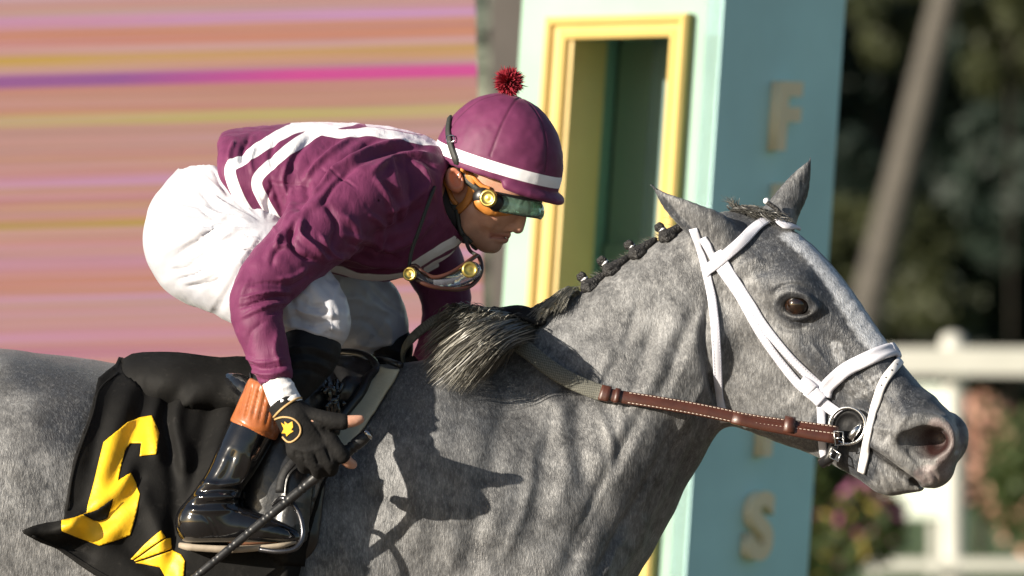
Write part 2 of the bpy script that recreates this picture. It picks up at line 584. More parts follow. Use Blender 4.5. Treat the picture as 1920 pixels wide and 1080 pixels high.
# croup and tail root
HZ.chain([(330, 830, 0, 70, 1.3), (110, 800, 0, 92, 1.6), (-200, 795, 0, 110, 1.5), (-480, 900, 0, 70, .8), (-560, 1030, 0, 34)], k=.08)
# legs (out of the picture)
def leg(pts, k=.05): HZ.chain(pts, k=k, sub=2)
leg([(960, 1260, -.14, 120), (930, 1420, -.14, 82), (1040, 1700, -.14, 48), (1120, 1960, -.14, 32), (1150, 2080, -.14, 40), (1190, 2170, -.14, 34), (1210, 2220, -.14, 58)])
leg([(940, 1260, .14, 120), (900, 1420, .14, 82), (890, 1710, .14, 48), (800, 1960, .14, 32), (770, 2080, .14, 40), (800, 2170, .14, 34), (820, 2220, .14, 58)])
leg([(-180, 1150, -.14, 200), (-130, 1380, -.15, 130), (-330, 1640, -.14, 66), (-400, 1760, -.14, 52), (-330, 2020, -.14, 38), (-290, 2110, -.14, 40), (-240, 2220, -.14, 58)])
leg([(-180, 1150, .14, 200), (-90, 1380, .15, 130), (-250, 1640, .14, 66), (-310, 1760, .14, 52), (-190, 2020, .14, 38), (-140, 2110, .14, 40), (-90, 2220, .14, 58)])

# --- head
hch([(1372, 480, 0, 84, .95), (1440, 528, 0, 106, .90), (1500, 592, 0, 108, .76), (1568, 668, 0, 96, .58), (1638, 744, 0, 80, .54), (1703, 808, 0, 68, .70)], k=.03, sub=4)
hch([(1408, 640, 28, 92, .55), (1425, 690, 30, 100, .50), (1470, 722, 24, 76, .50)], k=.035)           # cheek plates
hch([(1418, 715, 24, 74, .6), (1480, 766, 20, 56, .6), (1550, 808, 14, 44, .7), (1610, 845, 8, 38, .8)], k=.03)   # jaw bars
hch([(1392, 520, 52, 34), (1440, 528, 66, 30), (1505, 548, 68, 30)], k=.035)                              # brow ridge
hch([(1512, 535, 70, 24), (1540, 565, 60, 18)], k=.03)
hch([(1425, 600, 58, 30), (1500, 640, 62, 20), (1580, 690, 48, 14), (1640, 735, 38, 10)], k=.035)          # facial crest
hch([(1535, 572, 40, 26), (1575, 612, 33, 25), (1625, 662, 29, 24), (1690, 732, 27, 24)], k=.022)                               # nose bone edge
# muzzle
hch([(1716, 800, 24, 54), (1746, 820, 26, 42)], k=.035)
hch([(1758, 798, 18, 24), (1770, 834, 16, 25), (1757, 874, 12, 26)], k=.022)                               # upper lip front
hch([(1665, 828, 26, 38), (1700, 858, 24, 36), (1742, 880, 16, 28)], k=.03)                               # upper lip side
hch([(1628, 850, 8, 36), (1662, 886, 8, 36), (1690, 896, 8, 26), (1718, 898, 6, 18)], k=.02)              # lower lip and chin
# mouth line pressed between the lips
hch([(1612, 832, 60, 5), (1650, 858, 50, 6), (1690, 884, 44, 7), (1722, 904, 36, 6)], k=.012, op='s')
hch([(1722, 904, 20, 6), (1735, 908, 0, 6)], k=.012, op='s')
# nostril: flared rim, then the opening
hch([(1712, 812, 60, 13), (1738, 788, 58, 12), (1772, 788, 50, 11), (1792, 810, 42, 11), (1790, 842, 38, 10), (1766, 866, 42, 9)], k=.018)
hch([(1724, 826, 68, 19), (1750, 830, 60, 28), (1774, 824, 50, 22)], k=.010, op='s')
hch([(1750, 828, 52, 28), (1764, 824, 20, 16)], k=.012, op='s')
hch([(1728, 842, 68, 13), (1754, 868, 56, 10)], k=.012, op='s')
# eye: socket, lids
EYE = H(1519, 570, 79)
HZ.add(ellip(EYE + Vector(LH * .012), (.024, .02, .021)), .012, 's')
HZ.add(ellip(H(1519 * 2 - 1519, 570, -91), (.024, .02, .021)), .012, 's')
hch([(1493, 573, 86, 4), (1508, 557, 92, 5), (1525, 552, 95, 5.5), (1543, 557, 92, 5), (1556, 574, 84, 4)], k=.012)
hch([(1494, 579, 85, 3.5), (1508, 591, 89, 3.5), (1525, 595, 90, 3.5), (1545, 591, 87, 3.5), (1557, 580, 82, 3)], k=.012)
# hollow above the eye
# ears
def ear(side, pts, op='u', k=.02):
    q = cat(pts, 3)
    HZ.add([seg(a[:3], b[:3], a[3], b[3], a[4], b[4], side) for a, b in zip(q[:-1], q[1:])], k, op)
def E_(px, py, y, r, s): w = W(px, py, y); return (w.x, w.y, w.z, r * .001, s)
earL = (-.25, -.9, -.35)
ear(earL, [E_(1362, 468, -.055, 48, .9), E_(1335, 432, -.075, 39, .75), E_(1298, 408, -.085, 31, .55), E_(1260, 383, -.085, 20, .45), E_(1234, 360, -.08, 7, .5), E_(1221, 347, -.08, 2.5, .6)], k=.022)
ear(earL, [E_(1340, 462, -.118, 15, .8), E_(1302, 432, -.125, 13, .8), E_(1258, 391, -.11, 5, .8)], 's', .008)
earR = (.5, -.75, .1)
ear(earR, [E_(1448, 430, .05, 42, .9), E_(1470, 392, .06, 32, .75), E_(1492, 358, .065, 27, .55), E_(1508, 325, .065, 14, .5), E_(1517, 305, .065, 5, .5), E_(1520, 292, .065, 2, .6)], k=.02)
ear(earR, [E_(1500, 395, .02, 12, .8), E_(1515, 345, .035, 9, .8), E_(1520, 315, .05, 3, .8)], 's', .008)

xs = axis((-1.62, .016), (-1.02, .005), (.30, .0027), (.92,))
ys = axis((-.40, .0036), (.0, .0045), (.40,))
zs = axis((-.02, .016), (1.08, .005), (1.26, .0029), (2.02,))
HV, HF = HZ.mesh(xs, ys, zs)
HV = relax(HV, HF, 1, .35)
HN = vnormals(HV, HF)
HP = toPX(HV)
# muscle and vein relief
HV = strokes(HV, HN, HP, [
    ([(1330, 560), (1322, 640), (1338, 720), (1352, 770)], 9, -13.0),          # behind the jowl
    ([(1310, 560), (1250, 700), (1160, 860), (1090, 1010), (1050, 1090)], 16, -11.6),   # groove under the neck muscle
    ([(1265, 640), (1200, 800), (1120, 960)], 14, 7.2),
    ([(1010, 700), (1060, 800), (1065, 900), (1010, 1010)], 22, 7.2),
    ([(960, 720), (930, 850), (890, 1000), (880, 1090)], 26, -8.7),          # front of the shoulder blade
    ([(1110, 700), (1080, 800), (1100, 930)], 18, -5.8),
    ([(1230, 600), (1190, 720), (1150, 800)], 14, -5.8),
    ([(1300, 800), (1230, 940), (1180, 1060)], 9, 7.2), ([(1275, 790), (1200, 930), (1140, 1060)], 8, -8.7),
    ([(1330, 700), (1280, 790), (1230, 880)], 8, 5.8),
    ([(1180, 960), (1120, 1080)], 8, -7.2), ([(1210, 960), (1160, 1080)], 7, 5.8), ([(1165, 1010), (1130, 1080)], 6, 5.8),
    ([(1120, 760), (1150, 850), (1120, 950), (1060, 1060)], 9, 5), ([(1040, 760), (1020, 860)], 10, -3), ([(1090, 690), (1120, 720), (1160, 760), (1170, 830)], 9, 4), ([(1000, 820), (990, 930), (940, 1060)], 12, 5), ([(1150, 640), (1120, 720)], 10, 4), ([(1200, 560), (1170, 660)], 9, -4), ([(800, 800), (780, 940), (760, 1070)], 30, 6), ([(700, 900), (690, 1060)], 24, -5),
    ([(1420, 790), (1480, 760), (1520, 720)], 12, 3),
    ([(1560, 640), (1600, 700), (1640, 740)], 7, 3),
    ([(1540, 700), (1590, 742), (1650, 770)], 9, -3), ([(1580, 770), (1640, 800), (1690, 812)], 6, 2.5),
    ([(1680, 740), (1700, 775), (1690, 800)], 6, 2), ([(1655, 760), (1670, 800), (1655, 830)], 7, -2.5),
    ([(1612, 836), (1640, 850), (1668, 870), (1698, 893), (1724, 908)], 5, -7), ([(1630, 828), (1662, 846), (1694, 872), (1720, 892)], 7, 3.5), ([(1700, 838), (1716, 862), (1742, 880)], 5, -2.5), ([(1690, 770), (1675, 795), (1682, 825)], 6, 2.5), ([(1740, 772), (1700, 782), (1680, 806)], 6, 3), ([(1790, 782), (1802, 806), (1800, 836), (1790, 852)], 4, -4), ([(1640, 880), (1650, 905), (1660, 922)], 3, -2.5), ([(1655, 878), (1664, 902), (1678, 920)], 3, -2.5), ([(1632, 888), (1640, 910)], 3, -2), ([(1672, 880), (1684, 900), (1698, 916)], 3, -2), ([(1720, 872), (1736, 892), (1742, 908)], 4, -2.5), ([(1744, 880), (1756, 896), (1758, 910)], 3, -2), ([(1655, 735), (1672, 760), (1668, 790)], 4, 2.5), ([(1600, 760), (1640, 780), (1665, 800)], 4, -2.5), ([(1575, 690), (1602, 724), (1640, 750)], 4, 3), ([(1520, 640), (1556, 690), (1600, 730)], 4, 2.5), ([(1470, 640), (1520, 700), (1560, 740)], 5, -2.5), ([(1700, 752), (1740, 762), (1775, 775)], 6, -2.5), ([(1640, 870), (1650, 895), (1648, 915)], 4, -2), ([(1665, 880), (1670, 905)], 4, -2), ([(1690, 890), (1692, 910)], 4, -1.5),
    ([(1452, 575), (1462, 556), (1486, 547), (1512, 556), (1522, 578)], 4, 2.5),     # upper lid
    ([(1452, 578), (1470, 594), (1494, 600), (1520, 590)], 4, 1.5),                # lower lid
    ([(1444, 556), (1464, 538), (1495, 533), (1522, 547)], 4, -2.5), ([(1450, 600), (1480, 618), (1515, 612)], 6, -3),
    ([(1372, 520), (1395, 495), (1430, 480)], 8, 4), ([(1380, 540), (1410, 515), (1450, 505)], 10, -4),
    ([(1355, 600), (1350, 680), (1370, 750)], 12, 3),
    ([(1345, 470), (1325, 462), (1300, 440), (1262, 398)], 4, 4),
    ([(200, 760), (160, 900), (120, 1080)], 40, -6), ([(60, 720), (20, 900)], 50, 6),
])
HV = HV + HN * (.0030 * vnoise(HV @ np.array([[.9, 0, -.35], [0, .6, 0], [.3, 0, .35]]), 26) * (HP[:, 0] > 640) * (HP[:, 0] < 1330))[:, None]
HV = HV + HN * (.0022 * vnoise(HV, 9) + .0012 * vnoise(HV, 24))[:, None] * np.clip((HP[:, 0] < 1500)[:, None] * 1.0 + .3, 0, 1)

horse = empty('racehorse')
tag(horse, 'dapple grey racehorse in a white bridle galloping past the finish post', 'horse')

# coat
m_coat, nt, b = node_mat('grey_coat'); t = NT(nt)
co = t.coord()
hair = t.noise(t.mapping(co, (1, 1, .30), (0, math.radians(-28), 0)), 330, 3, .6)
hair2 = t.noise(t.mapping(co, (1, 1, .35), (0, math.radians(35), 0)), 150, 3, .65)
clump = t.noise(co, 42, 4, .6, .4)
dap = t.noise(co, 13, 3, .55, .6)
big = t.noise(co, 4.2, 2, .5)
grey = t.ramp(t.math('ADD', t.math('MULTIPLY', dap, .62), t.math('MULTIPLY', clump, .38)), .37, .63, (.062, .063, .067), (.295, .296, .300))
grey = t.mix(t.ramp(big, .35, .7), grey, t.mix(.4, grey, (.105, .104, .104)))
fine = t.noise(t.mapping(co, (1, 1, .28), (0, math.radians(-32), 0)), 460, 3, .7)
grey = t.mix(t.math('MULTIPLY', t.ramp(hair, .54, .70), .20), grey, (.60, .59, .57))
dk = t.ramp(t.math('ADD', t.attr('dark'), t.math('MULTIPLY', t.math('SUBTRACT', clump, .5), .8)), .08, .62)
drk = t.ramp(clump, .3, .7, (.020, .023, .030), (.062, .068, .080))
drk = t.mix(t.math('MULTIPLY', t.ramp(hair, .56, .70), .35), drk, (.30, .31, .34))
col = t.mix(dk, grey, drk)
wh = t.ramp(t.math('ADD', t.attr('white'), t.math('MULTIPLY', t.math('SUBTRACT', t.noise(co, 90, 3), .5), .9)), .25, .75)
col = t.mix(wh, col, (.66, .68, .72))
flow = t.ramp(t.noise(co, 3.0, 2), .42, .58)
g1 = t.noise(t.mapping(co, (1, 1, .30), (0, math.radians(-34), 0)), 175, 4, .72, .3)
g2 = t.noise(t.mapping(co, (1, 1, .30), (0, math.radians(22), 0)), 175, 4, .72, .3)
grain = t.n('ShaderNodeMix'); grain.data_type = 'FLOAT'
for i_, v_ in ((0, flow), (2, g1), (3, g2)): nt.links.new(v_, grain.inputs[i_])
grain = grain.outputs[0]
col = t.mix(t.ramp(grain, .36, .56), t.mix(.52, col, (.016, .016, .018)), col)
col = t.mix(t.math('MULTIPLY', t.ramp(grain, .54, .70), .34), col, t.mix(.5, col, (.72, .71, .69)))
col = t.mix(t.ramp(fine, .38, .60), t.mix(.35, col, (.02, .02, .021)), col)
sk = t.attr('skin')
skc = t.ramp(t.noise(co, 48, 4, .6), .35, .7, (.10, .10, .102), (.25, .245, .235))
pores = t.ramp(t.noise(co, 210, 1), .66, .72)
skc = t.mix(t.math('MULTIPLY', pores, .7), skc, (.03, .03, .032))
col = t.mix(sk, col, skc)
pk = t.ramp(t.math('ADD', t.attr('pink'), t.math('MULTIPLY', t.math('SUBTRACT', t.noise(co, 55, 4, .65), .5), 1.3)), .35, .95)
col = t.mix(t.math('MULTIPLY', pk, .36), col, (.30, .205, .20))
col = t.mix(t.attr('inner'), col, (.022, .006, .005))  # dark red nostril lining, blackened further to carry the hollow's shade
col = t.mix(t.attr('lid'), col, (.010, .009, .009))
t.set(b, 'Base Color', col); t.set(b, 'Roughness', .42); t.set(b, 'Specular IOR Level', .42)
t.set(b, 'Sheen Weight', .08); t.set(b, 'Sheen Roughness', .4)
hb = t.math('ADD', t.math('MULTIPLY', hair, .8), t.math('MULTIPLY', fine, .8))
hb = t.math('ADD', hb, t.math('MULTIPLY', clump, .7)); hb = t.math('ADD', hb, t.math('MULTIPLY', grain, 1.0))
t.set(b, 'Normal', t.bump(hb, .55, .0024))

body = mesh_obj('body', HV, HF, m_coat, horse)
# natural coat markings, plus painted shade on face front and in nostrils, as soft fields
def soft(P, pl, w): return np.clip(1 - polydist(P, cat(pl, 5), lim=w) / w, 0, 1)
nearside = np.clip((HV - np.array(H(1390, 540))) @ LH * 40 + .3, 0, 1)
dark = np.zeros(len(HV))
for pl, w, a in [([(1400, 440), (1440, 480), (1480, 520)], 60, .55), ([(1560, 540), (1600, 600), (1650, 660)], 66, 1.0),
                 ([(1520, 560), (1560, 620), (1600, 680)], 46, .9), ([(1485, 575), (1500, 585)], 42, .9),
                 ([(1430, 500), (1450, 530)], 34, .7), ([(1660, 690), (1700, 740), (1735, 760)], 46, 1.0), ([(1690, 700), (1730, 740)], 40, .9),
                 ([(1380, 400), (1430, 430)], 40, .6), ([(1340, 430), (1290, 400)], 28, .3), ([(1222, 350), (1262, 400), (1320, 462)], 9, .8),
                 ([(1518, 295), (1512, 330)], 12, .5), ([(1520, 300), (1518, 345), (1496, 400)], 8, .7), ([(1440, 390), (1500, 340)], 22, .3), ([(1520, 640), (1560, 700), (1570, 760)], 40, .6),
                 ([(60, 690), (150, 740), (120, 800)], 70, .55), ([(220, 720), (100, 760)], 60, .4), ([(30, 660), (210, 690)], 40, .3),
                 ([(1560, 800), (1600, 840), (1612, 870)], 50, 1.0), ([(760, 740), (880, 760)], 90, .35)]:
    dark = np.maximum(dark, a * np.clip(soft(HP, pl, w) * 1.7, 0, 1))
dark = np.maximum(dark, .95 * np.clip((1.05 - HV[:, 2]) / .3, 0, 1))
u = (HV - np.array(H(1390, 540))) @ LH                                       # lateral position on the head
HPm = toPX(HV - u[:, None] * LH)                                              # the same point slid to the midline
white = np.clip(1.8 - np.abs(u - .026) / .018, 0, 1) * np.clip(soft(HPm, [(1520, 470), (1555, 505), (1605, 560), (1650, 615)], 60) * 3, 0, 1)
white = np.maximum(white, .36 * np.clip(soft(HP, [(1568, 650), (1574, 668)], 20) * 2, 0, 1) * nearside)
white = np.maximum(white, .3 * np.clip(soft(HP, [(1600, 735), (1650, 715)], 24) * 2, 0, 1) * nearside)
front = np.clip((.060 - np.abs(u)) / .018, 0, 1) * np.clip((HPm[:, 0] - 1430) / 50, 0, 1) * np.clip((HPm[:, 1] - 430) / 40, 0, 1) * (HPm[:, 1] < 800 + 0 * u) * np.clip((HPm[:, 0] - HPm[:, 1] * .62 - 1120) / 50, 0, 1)  # front of the face: darker coat, with its shade put into the colour too
dark = np.maximum(dark, .8 * front)
dark = dark * (1 - np.clip(white * 1.5, 0, 1))
headm = HP[:, 0] > 1290
lid = np.maximum.reduce([np.clip(1.9 - np.hypot((HP[:, 0] - 1487) / 19.0, (HP[:, 1] - 574) / 15.0), 0, 1), np.clip(1.6 - np.hypot((HP[:, 0] - 1512) / 12.0, (HP[:, 1] - 586) / 8.0), 0, 1), .8 * np.clip(soft(HP, [(1612, 836), (1640, 850), (1668, 870), (1698, 893), (1724, 908)], 6) * 2, 0, 1)]) * nearside
skin = np.clip((HPm[:, 0] + .55 * HPm[:, 1] - 2142) / 60, 0, 1) * headm
pinkd = np.maximum.reduce([np.clip(soft(HP, [(1778, 805), (1790, 830), (1772, 866)], 24) * 2, 0, 1), np.clip(soft(HP, [(1730, 893), (1768, 886)], 26) * 2, 0, 1) * .9,
                           np.clip(soft(HP, [(1755, 800), (1775, 850)], 24) * 2, 0, 1)])
inner = np.zeros(len(HV))
for sd in (1, -1):
    c = np.array(H(1764, 828, 34 * sd)); inner = np.maximum(inner, np.clip(2.1 - np.linalg.norm(HV - c, axis=1) / .021, 0, 1))
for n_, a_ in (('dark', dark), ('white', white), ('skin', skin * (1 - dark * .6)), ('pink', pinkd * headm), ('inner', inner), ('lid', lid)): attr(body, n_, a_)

HB = Caster().add(HV, HF)

# eyes
m_eye, nt, b = node_mat('horse_eye'); t = NT(nt)
co = t.coord()
t.set(b, 'Base Color', t.ramp(t.noise(co, 60, 2), .35, .7, (.004, .003, .002), (.030, .011, .005))); t.set(b, 'Roughness', .04); t.set(b, 'Coat Weight', 1.0)
def ball(name, c, r, m, parent, seg_=24, scale=(1, 1, 1)):
    bm = bmesh.new(); bmesh.ops.create_uvsphere(bm, u_segments=seg_, v_segments=seg_ // 2, radius=r)
    for v in bm.verts: v.co = Vector((v.co.x * scale[0], v.co.y * scale[1], v.co.z * scale[2])) + Vector(c)
    for f in bm.faces: f.smooth = True
    me = bpy.data.meshes.new(name); bm.to_mesh(me); bm.free(); me.materials.append(m)
    return link(bpy.data.objects.new(name, me), parent)
ball('eye', H(1519, 571, 77), .0235, m_eye, horse)
ball('eye', H(1519, 571, -76), .0225, m_eye, horse)
# ================================================================== the place
# track and infield: one sheet to the horizon
m_dirt = mat('track_dirt', (.13, .095, .065), .9, .25, 3, .5, 40, .01)
m_turf = mat('turf', (.06, .10, .03), .9, .3, 2, .6, 60, .02)
def sheet(name, x0, x1, y0, y1, z, m):
    o = mesh_obj(name, [(x0, y0, z), (x1, y0, z), (x1, y1, z), (x0, y1, z)], [(0, 1, 2, 3)], m, smooth=False); return tag(o, kind='structure')
sheet('ground', -900, 900, -60, 1500, -.004, m_turf)
sheet('track', -400, 400, -20, 3.2, 0, m_dirt)

def gy(d): return d - D       # distance from the lens -> y
# ---- finish post: a square painted pylon turned a corner to the track
fp = empty('finish_post')
tag(fp, 'tall mint green finish post with a yellow framed opening and cream letters', 'finish post')
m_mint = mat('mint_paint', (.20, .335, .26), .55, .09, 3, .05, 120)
m_mint_skylit = mat('mint_paint_skylit', (.50, .80, .81), .55, .10, 3, .05, 120)  # same mint paint; skylight on the shaded faces is put into its colour
m_yel = mat('yellow_paint', (.58, .42, .14), .45, .05, 8, .05, 120)
m_ltr = mat('cream_letter_paint', (.95, .78, .52), .6, .05, 10, .05, 100)
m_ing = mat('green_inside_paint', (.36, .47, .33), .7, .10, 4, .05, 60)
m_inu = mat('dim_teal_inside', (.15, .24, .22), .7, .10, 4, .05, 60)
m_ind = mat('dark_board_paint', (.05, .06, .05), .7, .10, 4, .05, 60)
PY = 3.7                      # metres behind the horse, at the near corner
kp = (D + PY) / D * .001
PHI = math.radians(33)
# local frame: u along the left (lit) face, v along the right (shaded) face, both running away from the near corner
cu = Vector((-math.cos(PHI), math.sin(PHI), 0)); cv = Vector((math.sin(PHI), math.cos(PHI), 0))
def corner(py):               # the near vertical arris, leaning a little as the photograph shows it
    px = 1355 - 72 * py / 1080
    return Vector(W(px, py, PY))
TOPY, BOTY = -900, 540 + 1700 / ((D + PY) / D)
LEANU = -.004
def FP(u, v, py, out=0.0):
    nl = Vector((-math.sin(PHI), -math.cos(PHI), 0))   # outward of the left face
    return corner(py) + cu * u + cv * v + nl * out
def FR(v, py, out=0.0):
    return corner(py) + cv * v + Vector((math.cos(PHI), -math.sin(PHI), 0)) * out
UW, VW = .66, .60
def slab(name, pts_front, depth_vec, m, parent):
    n = len(pts_front); V = [p for p in pts_front] + [p + depth_vec for p in pts_front]
    F = [tuple(range(n)), tuple(range(2 * n - 1, n - 1, -1))] + [(i, i + n, (i + 1) % n + n, (i + 1) % n) for i in range(n)]
    o = mesh_obj(name, np.array([list(p) for p in V]), F, m, parent, smooth=False)
    bm = bmesh.new(); bm.from_mesh(o.data); bmesh.ops.recalc_face_normals(bm, faces=bm.faces); bm.to_mesh(o.data); bm.free()
    return o
inl = Vector((math.sin(PHI), math.cos(PHI), 0)) * .05
# opening in the left face: u from OA (right) to OB (left); rows OT..OB_
def uat(px, py):              # distance along the left face seen at a photograph column
    c = corner(py); lo, hi = 0.0, 1.4
    for _ in range(40):
        m_ = (lo + hi) / 2; p = c + cu * m_; q = p.x / (.001 * (D + p.y) / D) + 960
        if q > px: lo = m_
        else: hi = m_
    return lo
OA, OB = uat(1262, 66), uat(1066, 68)
OT, OBt = 66, 1500
UW = uat(979, 0)
rows = [(TOPY, OT), (OT, OBt), (OBt, BOTY)]
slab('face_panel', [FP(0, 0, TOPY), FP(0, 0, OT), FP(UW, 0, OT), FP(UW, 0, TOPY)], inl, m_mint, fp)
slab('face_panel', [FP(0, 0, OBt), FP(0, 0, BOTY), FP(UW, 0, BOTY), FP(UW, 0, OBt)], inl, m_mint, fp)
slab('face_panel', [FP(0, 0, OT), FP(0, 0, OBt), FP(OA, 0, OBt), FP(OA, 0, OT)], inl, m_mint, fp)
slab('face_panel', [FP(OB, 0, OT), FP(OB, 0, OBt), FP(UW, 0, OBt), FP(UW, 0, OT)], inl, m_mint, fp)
inr = Vector((-math.cos(PHI), math.sin(PHI), 0)) * .05
VS = .051
slab('letter_panel', [FR(VS, TOPY), FR(VS, BOTY), FR(VW, BOTY), FR(VW, TOPY)], inr, m_mint_skylit, fp)
slab('corner_trim', [FR(.0, TOPY, .003), FR(.0, BOTY, .003), FR(.049, BOTY, .003), FR(.049, TOPY, .003)], inr * .9, m_mint_skylit, fp)
# rear faces and the cap
slab('plain_panel', [FP(UW, .051, TOPY), FP(UW, .051, BOTY), FP(UW, VW, BOTY), FP(UW, VW, TOPY)], -cu * .05, m_mint, fp)
slab('plain_panel', [FP(.05, VW - .05, TOPY), FP(.05, VW - .05, BOTY), FP(UW - .05, VW - .05, BOTY), FP(UW - .05, VW - .05, TOPY)], cv * .05, m_mint, fp)
slab('cap', [FP(-.06, -.06, TOPY), FP(UW + .06, -.06, TOPY), FP(UW + .06, VW + .06, TOPY), FP(-.06, VW + .06, TOPY)], Vector((0, 0, .12)), m_yel, fp)
# inside: back board, a pale upright and a dark bar
slab('lining_board', [FP(.06, VW - .22, OT - 20), FP(.06, VW - .22, OBt), FP(UW - .06, VW - .22, OBt), FP(UW - .06, VW - .22, OT - 20)], cv * .02, m_ing, fp)
slab('lining_panel', [FP(.06, VW - .24, 456), FP(.06, VW - .24, OBt), FP(UW - .06, VW - .24, OBt), FP(UW - .06, VW - .24, 456)], cv * .018, m_ing, fp)
tube('pole', [FP(.22, .28, OT - 15), FP(.27, .28, OBt)], .018, m_ind, fp)
slab('upright', [FP(.26, .27, OT - 15), FP(.26, .27, OBt), FP(.36, .27, OBt), FP(.36, .27, OT - 15)], cv * .03, m_inu, fp)
# yellow moulding round the opening, mitred: three steps in section
def moulding():
    prof = [(0, -.03), (0, .014), (.012, .020), (.019, .014), (.031, .017), (.038, .032), (.048, .036), (.055, .028), (.055, 0.001)]
    V = []; F = []; n = len(prof)
    cs = [(OA, OT, -1, -1), (OB, OT, 1, -1), (OB, OBt, 1, 1), (OA, OBt, -1, 1)]
    for (u, r, su, sr) in cs:
        for o_, h in prof: V.append(FP(u + su * o_, 0, r + sr * o_ / kp, h))
    for i in range(4):
        for j in range(n - 1):
            a = i * n + j; b_ = ((i + 1) % 4) * n + j
            F.append((a, a + 1, b_ + 1, b_))
    o = mesh_obj('opening_frame', np.array([list(v) for v in V]), F, m_yel, fp, smooth=False)
    bm = bmesh.new(); bm.from_mesh(o.data); bmesh.ops.recalc_face_normals(bm, faces=bm.faces); bm.to_mesh(o.data); bm.free()
moulding()
slab('opening_reveal', [FP(OB - .002, 0, OT), FP(OB - .002, 0, OBt), FP(OB - .002, .16, OBt), FP(OB - .002, .16, OT)], -cu * .012, m_yel, fp)
# raised letters down the shaded face
def letter(ch, pyc, size):
    cd = bpy.data.curves.new('letter', 'FONT'); cd.body = ch; cd.size = 1.0; cd.extrude = .07; cd.align_x = 'CENTER'; cd.offset = .035; cd.bevel_depth = .0
    to = bpy.data.objects.new('letter', cd); COL.objects.link(to)
    dg = bpy.context.evaluated_depsgraph_get(); me = bpy.data.meshes.new_from_object(to.evaluated_get(dg))
    bpy.data.objects.remove(to)
    co = np.array([list(v.co) for v in me.vertices]); lo, hi = co.min(0), co.max(0)
    for v in me.vertices:
        a = (v.co.x - (lo[0] + hi[0]) / 2) / (hi[1] - lo[1]); h = (v.co.y - lo[1]) / (hi[1] - lo[1])
        a *= 1.15
        py = pyc + size * (.5 - h)
        v.co = FR(.31 + a * size * kp * .92 , py, .002 + (v.co.z + .07) / .14 * .03)
    me.materials.clear(); me.materials.append(m_ltr)
    o = bpy.data.objects.new('letter', me); link(o, fp)
    bm = bmesh.new(); bm.from_mesh(me); bmesh.ops.recalc_face_normals(bm, faces=bm.faces); bm.to_mesh(me); bm.free()
for ch, pyc in (('F', 213), ('I', 407), ('N', 601), ('I', 795), ('S', 993), ('H', 1190)): letter(ch, pyc, 132)

